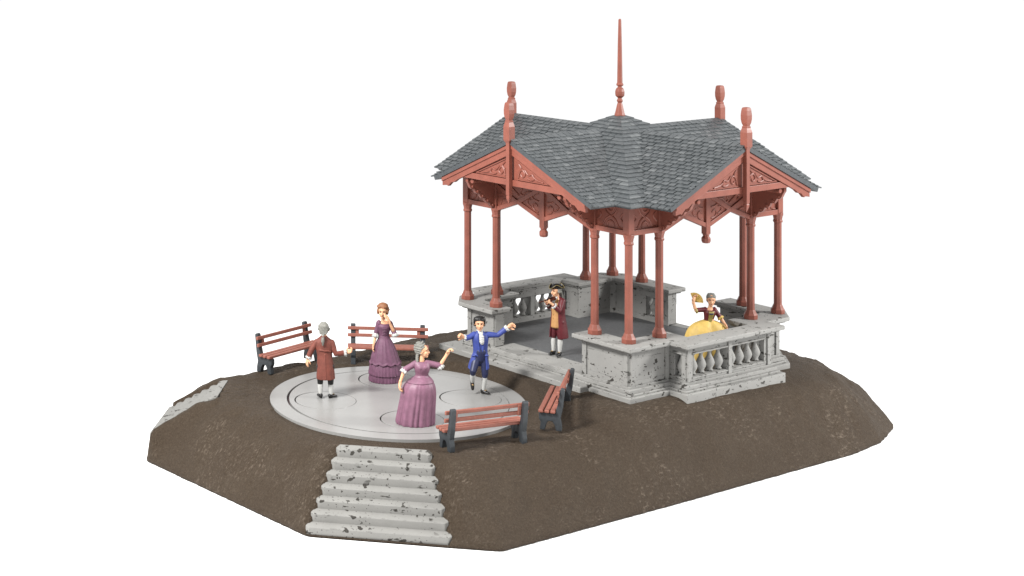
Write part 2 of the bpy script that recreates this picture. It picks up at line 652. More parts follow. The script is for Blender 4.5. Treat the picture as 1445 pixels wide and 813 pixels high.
def build_mound():
    PC = Vector((-0.5, -2.0))
    n = len(OUT)
    # densely sampled outline
    pts = []
    for i in range(n):
        a, b = Vector(OUT[i]), Vector(OUT[(i + 1) % n])
        k = max(4, int((b - a).length / 0.045))
        for j in range(k):
            pts.append(a + (b - a) * (j / k))
    # soften corners
    for _ in range(5):
        pts = [(pts[i - 1] + pts[i] * 2 + pts[(i + 1) % len(pts)]) / 4 for i in range(len(pts))]
    m = len(pts)
    S = [0.0]
    K = 120
    rings = [1.0 - (1.0 - i / K) ** 1.0 for i in range(1, K + 1)]
    vs = [(PC.x, PC.y, ground(PC.x, PC.y))]
    fs = []
    for s in rings:
        for p in pts:
            q = PC + (p - PC) * s
            if s > 0.999:
                jit = 0.018 * noise.noise(Vector((q.x * 9, q.y * 9, 0)))
                vs.append((q.x + jit, q.y + jit, ZB + 0.035))
            else:
                vs.append((q.x, q.y, ground(q.x, q.y)))
    for i in range(m):
        fs.append((0, 1 + i, 1 + (i + 1) % m))
    for j in range(K - 1):
        a = 1 + j * m
        b = a + m
        for i in range(m):
            k = (i + 1) % m
            fs.append((a + i, b + i, b + k, a + k))
    base = len(vs)
    last = 1 + (K - 1) * m
    for i in range(m):
        x, y, _ = vs[last + i]
        vs.append((x, y, ZB))
    for i in range(m):
        k = (i + 1) % m
        fs.append((last + i, base + i, base + k, last + k))
    fs.append(tuple(base + i for i in range(m))[::-1])
    b = MB()
    b.add(vs, fs)
    tag(make('terrain', b, 'dirt', smooth=True), 'brown earth mound with sloping sides that carries the bandstand and dance floor', None, None, 'structure')


build_mound()


# ------------------------------------------------------------------ stone steps in the mound
def build_steps(idx, label):
    o, f, h0, h1, RISE = STAIRS[idx]
    g = Vector((f.y, -f.x))
    root = empty('stone_steps', (o.x, o.y, 0))
    tag(root, label, 'steps', 'stone steps set into the slope of the mound')
    r = random.Random(idx + 3)
    for k in range(NST):
        u0 = RUN * k / NST - (0.02 if k else 0.0)
        u1 = RUN * (k + 1) / NST
        z1 = -0.015 - RISE * k / NST
        z0 = ZB - 0.005 if k == NST - 1 else max(ZB - 0.005, z1 - RISE / NST - 0.16)
        wa = h0 + (h1 - h0) * (k + 0.15) / NST
        wb = h0 + (h1 - h0) * (k + 1.0) / NST
        b = MB()
        c = 0.06
        vs = []
        for z, dz in ((z0, 0), (z1, 0)):
            for (u, v) in ((u0, -wa), (u1 - c, -wb), (u1, -wb + c), (u1, wb - c), (u1 - c, wb), (u0, wa)):
                p = f * u + g * v
                # the moulded tread slopes slightly to its worn nosing
                dzz = -0.035 * (u - u0) / (u1 - u0) if z == z1 else 0
                vs.append((p.x, p.y, z + dzz))
        b.add(vs, [(5, 4, 3, 2, 1, 0), (6, 7, 8, 9, 10, 11)] + [(i, (i + 1) % 6, (i + 1) % 6 + 6, i + 6) for i in range(6)])
        # fine joints between the blocks of a step are cut as thin slots in the riser
        st = make('step', b, 'stone_steps', root, bevel=0.013)
    return root


build_steps(0, 'broad flight of worn pale stone steps facing the front, below the dance floor')
build_steps(1, 'stone steps seen edge-on at the left end of the mound, behind an earth bank')


# ------------------------------------------------------------------ dance floor
def circle(c, r, n, a0=0.0):
    return [(c[0] + r * cos(2 * pi * i / n + a0), c[1] + r * sin(2 * pi * i / n + a0)) for i in range(n)]


def plate(b, outer, holes, z0, z1):
    loops = [[Vector((x, y, 0)) for x, y in outer]] + [[Vector((x, y, 0)) for x, y in h] for h in holes]
    tris = geometry.tessellate_polygon(loops)
    flat = [p for l in loops for p in l]
    b.add([(p.x, p.y, z1) for p in flat], tris)
    b.add([(p.x, p.y, z0) for p in flat], tris)
    for l in loops:
        n = len(l)
        b.add([(p.x, p.y, z0) for p in l] + [(p.x, p.y, z1) for p in l], [(i, (i + 1) % n, (i + 1) % n + n, i + n) for i in range(n)])


def weld(me):
    bm = bmesh.new()
    bm.from_mesh(me)
    bmesh.ops.remove_doubles(bm, verts=bm.verts, dist=1e-4)
    bmesh.ops.recalc_face_normals(bm, faces=bm.faces)
    bm.to_mesh(me)
    bm.free()


SPOTS = [radians(a) for a in (-122, -29, 61, 148)]
fl = empty('dance_floor', (DC.x, DC.y, 0))
tag(fl, 'round light grey dance floor with ring grooves set into the earth', 'dance floor')
b = MB()
b.prism(circle((0, 0), 2.40, 160), -0.15, -0.055)
make('groove_bed', b, 'groove', fl)
b = MB()
plate(b, circle((0, 0), DR, 220), [circle((0, 0), 2.115, 200)], -0.11, 0.0)
o = make('outer_ring', b, 'disc', fl)
weld(o.data)
put_b = o.modifiers.new('bevel', 'BEVEL')
put_b.width = 0.015
put_b.segments = 2
put_b.angle_limit = radians(40)
off = VR.to_2d() * 0.018
b = MB()
holes = []
for a in SPOTS:
    rr = 1.40 if a != SPOTS[1] else 1.26
    holes.append((rr * cos(a) + off.x, rr * sin(a) + off.y))
plate(b, circle(off, 2.085, 200), [circle(h, 0.592, 72) for h in holes], -0.09, 0.002)
o = make('turntable', b, 'disc', fl)
weld(o.data)
pb = o.modifiers.new('bevel', 'BEVEL')
pb.width = 0.007
pb.segments = 1
pb.angle_limit = radians(40)
for h in holes:
    b = MB()
    b.prism(circle((h[0] + 0.006, h[1] + 0.008), 0.575, 72), -0.09, 0.003)
    make('spinning_disc', b, 'disc', o, bevel=0.006)


# ------------------------------------------------------------------ bandstand
bs = empty('bandstand', (0, 0, 0))
tag(bs, 'open bandstand with grey slate cross-gabled roof on terracotta columns and grey stone parapets', 'bandstand')

PATH_E = [(1.17, -2.35), (2.35, -2.35), (2.35, -1.25), (2.75, -1.25), (2.75, 1.25), (2.35, 1.25), (2.35, 2.04), (2.04, 2.35), (0.85, 2.35)]
PATH_W = [(-0.52, 2.35), (-2.1, 2.35), (-2.35, 2.1), (-2.35, 1.25), (-2.75, 1.25), (-2.75, -1.25), (-2.35, -1.25), (-2.35, -2.04), (-2.04, -2.35), (-1.22, -2.35)]
FOOT = PATH_E + PATH_W                      # counter-clockwise footprint


def band(path, d_out, d_in, z0, z1, ext=0.0, slim=0.0):
    """closed strip between two parallels of an open path, optionally longer at both ends"""
    p = [Vector(q) for q in path]
    if ext:
        p[0] = p[0] + (p[0] - p[1]).normalized() * ext
        p[-1] = p[-1] + (p[-1] - p[-2]).normalized() * ext
    p = [(q.x, q.y) for q in p]
    a = offset(p, d_out)
    c = offset(p, -d_in)
    # the rail over the projecting bays is narrower than over the column blocks
    c = [(x + math.copysign(slim, x) if abs(q[0]) > 2.7 else x, y) for (x, y), q in zip(c, p)]
    return a + c[::-1], z0, z1


# plinth: stepped stone footing under everything
b = MB()
b.prism(offset(FOOT, 0.20, True), -0.15, 0.27)
b.prism(offset(FOOT, 0.13, True), 0.265, 0.31)
b.prism(offset(FOOT, 0.09, True), 0.305, 0.385)
make('plinth', b, 'stone', bs, bevel=0.012)
# floor
b = MB()
b.prism(offset(FOOT, -0.13, True), 0.3, 0.402)
make('floor', b, 'paving', bs)
# entrance sill and step
b = MB()
b.prism([(-1.30, -2.42), (1.26, -2.42), (1.26, -1.77), (-1.30, -1.77)], 0.2, 0.409)
make('sill', b, 'stone', bs, bevel=0.02)
b = MB()
b.prism([(-0.62, 2.19), (0.9, 2.19), (0.9, 2.45), (-0.62, 2.45)], 0.2, 0.412)
make('sill', b, 'stone', bs, bevel=0.02)
b = MB()
b.prism([(-2.46, -2.78), (1.52, -2.78), (1.52, -2.3), (-2.46, -2.3)], 0.02, 0.288)
make('entrance_step', b, 'stone', bs, bevel=0.02)


BAL = [(0.070, 0.0), (0.070, 0.03), (0.052, 0.05), (0.090, 0.12), (0.102, 0.17), (0.084, 0.23), (0.042, 0.31), (0.034, 0.36), (0.052, 0.385), (0.052, 0.42)]
bal_mb = MB()
bal_mb.lathe(BAL, 12)
bal_me = bal_mb.mesh('baluster', 'stone', True)
ZO0, ZO1 = 0.515, 0.935


def parapet(path, openings):
    """openings: {segment index: [(start, end, count)]} measured along the segment"""
    body = MB()
    body.prism(*band(path, 0.0, 0.26, 0.34, ZO0))
    body.prism(*band(path, 0.03, 0.24, 0.36, 0.43))
    body.prism(*band(path, 0.0, 0.26, ZO1, 1.082))
    a = offset(path, 0.0)
    c = offset(path, -0.26)
    spots = []
    for i in range(len(path) - 1):
        p, q = Vector(path[i]), Vector(path[i + 1])
        L = (q - p).length
        t = (q - p) / L
        nrm = Vector((t.y, -t.x))
        ops = openings.get(i, [])
        cuts = [0.0]
        for s, e, n in ops:
            cuts += [s, e]
        cuts.append(L)
        for j in range(0, len(cuts), 2):
            s, e = cuts[j], cuts[j + 1]
            if e - s < 0.005:
                continue
            P = [p + t * s, p + t * e]
            Q = [P[0] - nrm * 0.255, P[1] - nrm * 0.255]
            if s == 0.0:
                Q[0] = Vector(c[i])
            if e == L:
                Q[1] = Vector(c[i + 1])
            poly = [(P[0].x, P[0].y), (P[1].x, P[1].y), (Q[1].x, Q[1].y), (Q[0].x, Q[0].y)]
            body.prism(poly, ZO0 - 0.002, ZO1 + 0.002)
        for s, e, n in ops:
            for k in range(n):
                w = p + t * (s + (e - s) * (k + 0.5) / n) - nrm * 0.12
                spots.append(w)
            # thin moulded frame round the opening
            for zz in (ZO0 - 0.022, ZO1 + 0.022):
                m0, m1 = p + t * (s - 0.03) + nrm * 0.006, p + t * (e + 0.03) + nrm * 0.006
                body.bar((m0.x, m0.y, zz), (m1.x, m1.y, zz), 0.03, 0.03)
        # shallow pilaster strips at the ends of plain segments
        if L > 0.5:
            for s in (0.075, L - 0.075):
                m0 = p + t * s + nrm * 0.006
                body.box((m0.x, m0.y, 0.755), (0.11, 0.055, 0.65), Matrix.Rotation(atan2(t.y, t.x), 3, 'Z'))
            if ops and len(ops) > 1:
                m0 = p + t * (L / 2) + nrm * 0.006
                body.box((m0.x, m0.y, 0.755), (0.10, 0.055, 0.65), Matrix.Rotation(atan2(t.y, t.x), 3, 'Z'))
    par = make('parapet', body, 'stone', bs, bevel=0.008)
    cop = MB()
    cop.prism(*band(path, 0.195, 0.36, 1.115, 1.2, 0.10, 0.09))
    cop.prism(*band(path, 0.12, 0.32, 1.075, 1.118, 0.04, 0.055))
    make('coping', cop, 'stone', par, bevel=0.018)
    for w in spots:
        o = put('baluster', bal_me, par)
        o.location = (w.x, w.y, ZO0)
    return par


parapet(PATH_E, {2: [(0.13, 0.29, 1)], 3: [(0.20, 1.19, 4), (1.31, 2.30, 4)], 4: [(0.11, 0.27, 1)]})
parapet(PATH_W, {0: [(0.10, 0.62, 2)], 3: [(0.10, 0.28, 1)], 4: [(0.20, 1.19, 4), (1.31, 2.30, 4)], 5: [(0.11, 0.29, 1)]})

# ---- columns
sh = MB()
sh.lathe([(0.082, 1.34), (0.078, 2.2), (0.078, 3.12)], 8, rot=pi / 8)
shaft_me = sh.mesh('column', 'red')
cb = MB()
cb.lathe([(0.140, 1.2), (0.140, 1.285), (0.118, 1.315), (0.098, 1.36), (0.086, 1.385), (0.083, 1.39)], 8, rot=pi / 8)
base_me = cb.mesh('base', 'red')
cc = MB()
cc.lathe([(0.083, 3.05), (0.098, 3.065), (0.098, 3.095), (0.086, 3.11), (0.096, 3.17), (0.110, 3.21), (0.110, 3.25)], 8, rot=pi / 8)
cap_me = cc.mesh('capital', 'red')
S_, C_ = 2.2, 1.35
for sx in (-1, 1):
    for sy in (-1, 1):
        for (x, y) in ((S_, S_), (S_, C_), (C_, S_)):
            c = put('column', shaft_me, bs, 0.006)
            c.location = (sx * x, sy * y, 0)
            put('base', base_me, c, 0.008)
            put('capital', cap_me, c, 0.006)


# ---- carved relief helper: flat scrolls standing proud of a panel
def scroll(b, pts, r=0.013, mp=None, flat=1.0):
    pts = [Vector(mp(*p)) if mp else Vector(p) for p in pts]
    # Catmull-Rom smoothing
    out = []
    for i in range(len(pts) - 1):
        p0, p1, p2, p3 = pts[max(0, i - 1)], pts[i], pts[i + 1], pts[min(len(pts) - 1, i + 2)]
        for k in range(5):
            t = k / 5
            out.append(0.5 * ((2 * p1) + (p2 - p0) * t + (2 * p0 - 5 * p1 + 4 * p2 - p3) * t * t + (3 * p1 - p0 - 3 * p2 + p3) * t ** 3))
    out.append(pts[-1])
    b.tube(out, r, 6)


# ---- one gabled side (built facing -y, then turned)
ZR, KG, ZA, KP = 4.90, 0.463, 5.18, 0.505
OG = 3.17                                   # outer edge of the gable roof
XE, RE = 2.18, 2.64


def zg(x):
    return ZR - KG * abs(x)


def zp(r):
    return ZA - KP * r


def face(o):                                # (lateral, z) on a plane at distance o in front of the centre
    return lambda a, z, h: (a, -(o + h), z)


gab = MB()
# tie beam and recessed infill
gab.prism([(-1.36, 3.955), (1.36, 3.955), (1.10, 4.075), (-1.10, 4.075)], 0, 0.07, face(3.03))
gab.prism([(-1.30, 4.03), (1.30, 4.03), (0, 4.62)], 0, 0.045, face(3.01))
gab.prism([(-1.02, 4.085), (-0.14, 4.085), (-0.14, 4.49)], 0, 0.012, face(3.055))
gab.prism([(0.14, 4.085), (1.02, 4.085), (0.14, 4.49)], 0, 0.012, face(3.055))
gab_me = gab.mesh('gable', 'red')
car = MB()
for s in (1,):
    mp = lambda a, z, s=s: (s * a, -3.075, z)
    scroll(car, [(0.18, 4.14), (0.22, 4.26), (0.30, 4.30), (0.36, 4.22), (0.30, 4.16), (0.25, 4.20)], 0.017, mp)
    scroll(car, [(0.20, 4.40), (0.26, 4.33), (0.20, 4.27)], 0.016, mp)
    scroll(car, [(0.36, 4.30), (0.45, 4.22), (0.55, 4.24), (0.60, 4.16), (0.52, 4.13), (0.44, 4.15)], 0.017, mp)
    scroll(car, [(0.58, 4.20), (0.68, 4.15), (0.84, 4.12)], 0.016, mp)
    # raised fillets of the triangular field
    car.bar((s * 0.16, -3.075, 4.10), (s * 1.00, -3.075, 4.10), 0.03, 0.016)
    car.bar((s * 0.16, -3.075, 4.47), (s * 0.98, -3.075, 4.105), 0.03, 0.018)
car_me = car.mesh('carving', 'red', False)
bb = MB()
top = lambda x: zg(x) - 0.105
bb.prism([(0.0, top(0)), (1.97, top(1.97)), (1.97, top(1.97) - 0.17), (1.84, top(1.84) - 0.21), (1.80, top(1.80) - 0.245), (1.70, top(1.7) - 0.20),
          (1.62, top(1.62) - 0.225), (1.52, top(1.52) - 0.20), (0.0, top(0) - 0.215)], 0, 0.075, face(3.045))
bb.prism([(0.0, top(0) - 0.005), (1.972, top(1.97) - 0.005), (1.972, top(1.97) - 0.085), (0.0, top(0) - 0.085)], 0, 0.03, face(3.115))
barge_me = bb.mesh('bargeboard', 'red')
fin = MB()
q4 = pi / 4
fin.lathe([(0.004, 3.60), (0.052, 3.70), (0.058, 3.745), (0.050, 3.76), (0.058, 3.775), (0.064, 3.79), (0.064, 4.80), (0.112, 4.86), (0.112, 5.13), (0.096, 5.18),
           (0.080, 5.215), (0.086, 5.235), (0.06, 5.26)], 4, (0, -3.15, 0), q4)
fin_me = fin.mesh('finial', 'red')
fgr = MB()                                  # square tulip-shaped bud with notched top
fgr.lathe([(0.062, 5.245), (0.070, 5.265), (0.092, 5.31), (0.106, 5.38), (0.108, 5.46), (0.096, 5.55), (0.084, 5.60), (0.050, 5.612), (0.012, 5.58)], 4, (0, -3.15, 0), q4)
bulb_me = fgr.mesh('bud', 'red')
peg = MB()
mpY = lambda x, y, z: (x, z, y)
peg_l = MB()
peg.lathe([(0.0, 0), (0.045, 0.002), (0.05, 0.02), (0.05, 0.75)], 10, (1.20, 3.885, -3.02), 0, mpY)
peg_me = peg.mesh('purlin_end', 'red')

val = MB()
prof = [(-1.35, 3.18), (-1.18, 3.24), (-0.69, 3.425), (-0.08, 3.19), (0.08, 3.19), (0.69, 3.425), (1.18, 3.24), (1.35, 3.18)]
ins = [(a, z + 0.085) for a, z in prof]
val.prism(prof + [(1.35, 3.99), (-1.35, 3.99)], 0, 0.045, face(2.175))
for i in range(len(prof) - 1):
    (a0, z0), (a1, z1) = prof[i], prof[i + 1]
    val.prism([(a0, z0 - 0.004), (a1, z1 - 0.004), (a1, z1 + 0.085), (a0, z0 + 0.085)], 0, 0.11, face(2.145))
# rising diagonals
for s in (-1, 1):
    val.bar((s * 0.70, -2.225, 3.45), (s * 0.07, -2.225, 3.80), 0.09, 0.05, (0, 1, 0))
    val.bar((s * 0.70, -2.225, 3.45), (s * 1.34, -2.225, 3.74), 0.09, 0.05, (0, 1, 0))
val.bar((-1.35, -2.2, 3.92), (1.35, -2.2, 3.92), 0.11, 0.10)
val_me = val.mesh('valance', 'red')
vc = MB()
for s in (1,):
    mp = lambda a, z, s=s: (s * a, -2.225, z)
    scroll(vc, [(0.13, 3.34), (0.22, 3.36), (0.28, 3.44), (0.22, 3.50), (0.15, 3.46)], 0.015, mp)
    scroll(vc, [(0.32, 3.42), (0.40, 3.46), (0.42, 3.53), (0.34, 3.56)], 0.014, mp)
    scroll(vc, [(0.13, 3.56), (0.24, 3.58), (0.30, 3.62)], 0.014, mp)
    scroll(vc, [(0.30, 3.72), (0.45, 3.70), (0.55, 3.62), (0.62, 3.66), (0.58, 3.74)], 0.015, mp)
    scroll(vc, [(0.66, 3.60), (0.78, 3.68), (0.88, 3.74), (0.96, 3.70), (0.90, 3.64)], 0.015, mp)
    scroll(vc, [(0.40, 3.80), (0.60, 3.78), (0.80, 3.82), (1.0, 3.82)], 0.014, mp)
    scroll(vc, [(0.90, 3.40), (1.02, 3.46), (1.14, 3.44), (1.18, 3.36)], 0.015, mp)
    scroll(vc, [(1.02, 3.54), (1.14, 3.58), (1.24, 3.52)], 0.014, mp)
vc_me = vc.mesh('carving', 'red')
pd = MB()
pd.lathe([(0.088, 3.04), (0.088, 3.97)], 4, (0, -2.2, 0), q4)
pd.lathe([(0.03, 2.855), (0.075, 2.865), (0.092, 2.90), (0.092, 2.955), (0.07, 2.985), (0.056, 3.0), (0.07, 3.02), (0.07, 3.045)], 8, (0, -2.2, 0), pi / 8)
pd_me = pd.mesh('pendant', 'red')

br = MB()
bp = [(2.18, 3.95), (3.02, 3.95), (3.02, 3.86)]
nsc = 5
for k in range(nsc):
    t0 = k / nsc
    o0, z0 = 2.98 - 0.70 * t0, 3.80 - 0.53 * t0
    for a in range(5):
        th = pi * a / 4
        bp.append((o0 - 0.14 * (a / 4) + 0.026 * sin(th) * 0.6, z0 - 0.106 * (a / 4) - 0.034 * sin(th)))
bp += [(2.24, 3.20), (2.18, 3.20)]
br.prism(bp, -0.035, 0.035, lambda a, z, h: (h, -a, z))
for k in range(nsc):
    t0 = (k + 0.5) / nsc
    br.lathe([(0.0, -0.06), (0.030, -0.055), (0.030, 0.055), (0.0, 0.06)], 8, (-(2.96 - 0.70 * t0), 3.80 - 0.53 * t0, 0), 0, lambda x, y, z: (z, x, y))
br_me = br.mesh('bracket', 'red')

fz = MB()                                   # corner frieze between two columns of a corner
fz.prism([(1.35, 3.24), (2.18, 3.24), (2.18, 3.86), (1.35, 3.86)], 0, 0.035, face(2.18))
fz.prism([(1.35, 3.225), (2.16, 3.225), (2.16, 3.325), (1.35, 3.325)], 0, 0.13, face(2.135))
fz.prism([(1.35, 3.76), (2.16, 3.76), (2.16, 3.865), (1.35, 3.865)], 0, 0.11, face(2.145))
fz.prism([(1.275, 3.23), (1.425, 3.23), (1.425, 3.86), (1.275, 3.86)], 0, 0.145, face(2.13))
fz_me = fz.mesh('frieze', 'red')
cp = MB()
cp.box((2.2, -2.2, 3.55), (0.15, 0.15, 0.64))
cp_me = cp.mesh('corner_post', 'red')
fc = MB()
for s in (-1, 1):
    mp = lambda a, z, s=s: (1.775 + s * a, -2.215, z)
    scroll(fc, [(0.02, 3.55), (0.12, 3.48), (0.20, 3.36), (0.31, 3.34)], 0.018, mp)
    scroll(fc, [(0.02, 3.55), (0.12, 3.62), (0.20, 3.73), (0.31, 3.74)], 0.018, mp)
    scroll(fc, [(0.33, 3.44), (0.24, 3.54), (0.33, 3.64)], 0.017, mp)
    scroll(fc, [(0.09, 3.36), (0.06, 3.43), (0.0, 3.46)], 0.016, mp)
    scroll(fc, [(0.10, 3.73), (0.06, 3.66), (0.0, 3.64)], 0.016, mp)
fc_me = fc.mesh('carving', 'red')
mir_bev = 0.006

for k in range(4):
    a = k * pi / 2
    R3 = Matrix.Rotation(a, 4, 'Z')

    def side(name, me, parent=bs, bev=0.006, mirror=False):
        o = put(name, me, parent, bev)
        if parent is bs:
            o.rotation_euler = (0, 0, a)
        return o

    g = side('gable', gab_me)
    side('carving', car_me, g, 0)
    side('carving', car_me, g, 0).scale = (-1, 1, 1)
    side('finial', fin_me, g, 0.014)
    side('bud', bulb_me, g, 0.022)
    side('purlin_end', peg_me, g, 0.006)
    side('purlin_end', peg_me, g, 0.006).scale = (-1, 1, 1)
    side('bargeboard', barge_me, g)
    o = side('bargeboard', barge_me, g)
    o.scale = (-1, 1, 1)
    v = side('valance', val_me)
    side('carving', vc_me, v, 0)
    side('carving', vc_me, v, 0).scale = (-1, 1, 1)
    side('pendant', pd_me, v, 0.006)
    side('corner_post', cp_me)
    for s in (-1, 1):
        o = side('bracket', br_me, bs, 0.004)
        o.location = R3 @ Vector((s * 1.35, 0, 0))
        o = side('frieze', fz_me)
        o.scale = (s, 1, 1)
        side('carving', fc_me, o, 0)

# ---- roof: boarding plus overlapping slates
def xval(o):                                # where the valley is, at distance o
    return (KP * o - (ZA - ZR)) / KG


def oval(x):
    return (KG * x + (ZA - ZR)) / KP


def octants():
    for k in range(4):
        a = k * pi / 2
        for s in (-1, 1):
            yield lambda x, o, z, a=a, s=s: (s * x * cos(a) + o * sin(a), s * x * sin(a) - o * cos(a), z)


deck = MB()
for mp in octants():
    n = 14
    xs = [XE * i / n for i in range(n + 1)]
    vs, fs = [], []
    for x in xs:
        vs.append(mp(x, min(OG, oval(x)), zg(x) - 0.012))
        vs.append(mp(x, OG, zg(x) - 0.012))
    for i in range(n):
        fs.append((2 * i, 2 * i + 1, 2 * i + 3, 2 * i + 2))
    o0 = len(vs)
    for x in xs + [XE]:
        o_ = oval(x)
        vs.append(mp(x, o_, zp(o_) - 0.012))
        vs.append(mp(o_, o_, zp(o_) - 0.012))
    for i in range(n):
        fs.append((o0 + 2 * i, o0 + 2 * i + 2, o0 + 2 * i + 3, o0 + 2 * i + 1))
    vs.append(mp(0, 0, ZA - 0.012))
    fs.append((len(vs) - 1, o0, o0 + 1))
    deck.add(vs, fs, 0.2)
me = deck.mesh('roof', 'slate_edge')
bm = bmesh.new()
bm.from_mesh(me)
bmesh.ops.remove_doubles(bm, verts=bm.verts, dist=1e-3)
bmesh.ops.recalc_face_normals(bm, faces=bm.faces)
for f in bm.faces:
    if f.normal.z < 0:
        f.normal_flip()
bm.to_mesh(me)
bm.free()
roof = put('roof', me, bs)
so = roof.modifiers.new('solid', 'SOLIDIFY')
so.thickness = 0.085
so.offset = -1

slates = MB()
rs = random.Random(5)
ROW, TW = 0.112, 0.165


def slate(P, n, uv, clampf=None):
    """uv = four (a, b) corners, upper pair first; P maps to 3D"""
    n = Vector(n)
    lift = rs.uniform(-0.006, 0.008)
    ups, los = 0.006, 0.031 + lift
    th = 0.026
    c = [Vector(P(*q)) for q in uv]
    tops = [c[0] + n * (ups + 0.008), c[1] + n * (ups + 0.008), c[2] + n * (los + rs.uniform(-.002, .002)), c[3] + n * (los + rs.uniform(-.002, .002))]
    bots = [p - n * th for p in tops]
    t = rs.betavariate(2.0, 3.2) * 0.85
    slates.add(tops + bots, [(0, 1, 2, 3), (7, 6, 5, 4), (0, 4, 5, 1), (1, 5, 6, 2), (2, 6, 7, 3), (3, 7, 4, 0)], t)
    w = min(1.0, t + rs.choice((0.1, 0.2, 0.35, 0.55)))      # brushed, worn lower edge
    for q in (6, 5, 2, 1):
        slates.t[-q] = w


for mp in octants():
    # gable slope: rows run along o
    k = 0
    x0 = 0.0
    nl = Vector(mp(KG, 0, 1)).normalized() if False else None
    e1 = Vector(mp(1, 0, -KG)) - Vector(mp(0, 0, 0))
    e2 = Vector(mp(0, 1, 0)) - Vector(mp(0, 0, 0))
    nn = e1.cross(e2).normalized()
    if nn.z < 0:
        nn = -nn
    P = lambda x, o: mp(x, o, zg(x))
    while x0 < XE + 0.02:
        x1 = x0 + ROW + 0.03
        o1 = OG + 0.02 - (TW / 2 if k % 2 else 0.0)
        first = True
        o_edge = OG + 0.02
        while True:
            oa = o_edge
            wd = (TW / 2 if (first and k % 2) else TW) * rs.uniform(0.93, 1.07)
            first = False
            ob = oa - wd
            if (oa + ob) / 2 < oval(min(x0 + ROW / 2, XE)) - 0.05 or ob < 0:
                break
            g = 0.020
            sk = rs.uniform(-0.006, 0.006)
            slate(P, nn, [(x0, oa - g), (x0, ob), (x1 + sk, ob), (x1 + sk + rs.uniform(-.008, .008), oa - g)])
            o_edge = ob
        x0 += ROW
        k += 1
    # pyramid face: rows run along x, from valley to hip
    e1 = Vector(mp(0, 1, -KP)) - Vector(mp(0, 0, 0))
    e2 = Vector(mp(1, 0, 0)) - Vector(mp(0, 0, 0))
    nn = e1.cross(e2).normalized()
    if nn.z < 0:
        nn = -nn
    P2 = lambda x, o: mp(x, o, zp(o))
    r0, k = 0.05, 0
    while r0 < RE - 0.02:
        r1 = min(r0 + ROW + 0.03, RE + 0.03)
        xc = r0                              # start at the hip and lay towards the valley
        first = True
        while True:
            wd = (TW / 2 if (first and k % 2) else TW) * rs.uniform(0.93, 1.07)
            xd = xc - wd
            low = max(0.0, xval(r0 + ROW / 2))
            if xc < low + 0.01 or xc <= 0.001:
                break
            xd2 = max(xd, 0.0)
            ext = (r1 - r0 + 0.012) if first else 0.0
            slate(P2, nn, [(min(xc, r0) + (0.012 if first else -0.007), r0), (xd2, r0), (xd2, r1), (xc + ext - (0 if first else 0.012), r1)])
            first = False
            xc = xd
        r0 += ROW
        k += 1
make('slates', slates, 'slate', roof)

sp = MB()
sp.lathe([(0.115, 5.14), (0.115, 5.17), (0.098, 5.22), (0.062, 5.37), (0.046, 5.42), (0.060, 5.44), (0.066, 5.465), (0.046, 5.50), (0.044, 5.515), (0.094, 5.56), (0.100, 5.60),
          (0.100, 5.65), (0.085, 5.70), (0.048, 5.735), (0.046, 5.76), (0.074, 5.775), (0.078, 5.80), (0.058, 5.83), (0.058, 5.86), (0.046, 6.6), (0.032, 7.13), (0.02, 7.155)], 8, (0, 0, 0), pi / 8)
make('spire', sp, 'red', bs, bevel=0.004)


# ------------------------------------------------------------------ benches
def build_bench():
    root = empty('bench')
    HL = 0.72
    for s in (-1, 1):
        b = MB()
        # side frame drawn in (forward y, z); rear upright leans back, legs splay
        pr = [(0.235, 0.0), (0.145, 0.0), (0.06, 0.10), (-0.06, 0.10)] 
        side_poly = [(-0.20, 0.0), (-0.10, 0.0), (-0.075, 0.10), (-0.03, 0.165), (0.04, 0.165), (0.075, 0.10), (0.10, 0.0), (0.19, 0.0), (0.175, 0.14), (0.205, 0.20), (0.205, 0.31),
                     (-0.085, 0.31), (-0.135, 0.50), (-0.175, 0.74), (-0.185, 0.765), (-0.235, 0.765), (-0.255, 0.74), (-0.215, 0.40), (-0.175, 0.22), (-0.20, 0.10)]
        b.prism(side_poly, s * HL - 0.05, s * HL + 0.05, lambda a, z, h: (h, -a, z))
        make('side_frame', b, 'iron', root, bevel=0.012)
    b = MB()
    for y in (0.165, 0.055, -0.050):
        b.box((0, -y, 0.352), (1.67, 0.085, 0.055))
    for s in (-1, 1):
        b.box((s * HL, -0.05, 0.320), (0.07, 0.28, 0.03))
    make('seat', b, 'benchwood', root, bevel=0.014)
    b = MB()
    for y, z in ((-0.118, 0.545), (-0.142, 0.685)):
        b.box((0, -y, z), (1.67, 0.045, 0.070), Matrix.Rotation(0.16, 3, 'X').transposed())
    for s in (-1, 1):
        b.box((s * (HL - 0.085), 0.155, 0.60), (0.07, 0.03, 0.20), Matrix.Rotation(0.16, 3, 'X').transposed())
    make('backrest', b, 'benchwood', root, bevel=0.012)
    return root


def copy_tree(o, parent=None):
    c = o.copy()
    COL.objects.link(c)
    c.parent = parent
    for ch in list(o.children):
        copy_tree(ch, c)
    return c


bench0 = build_bench()
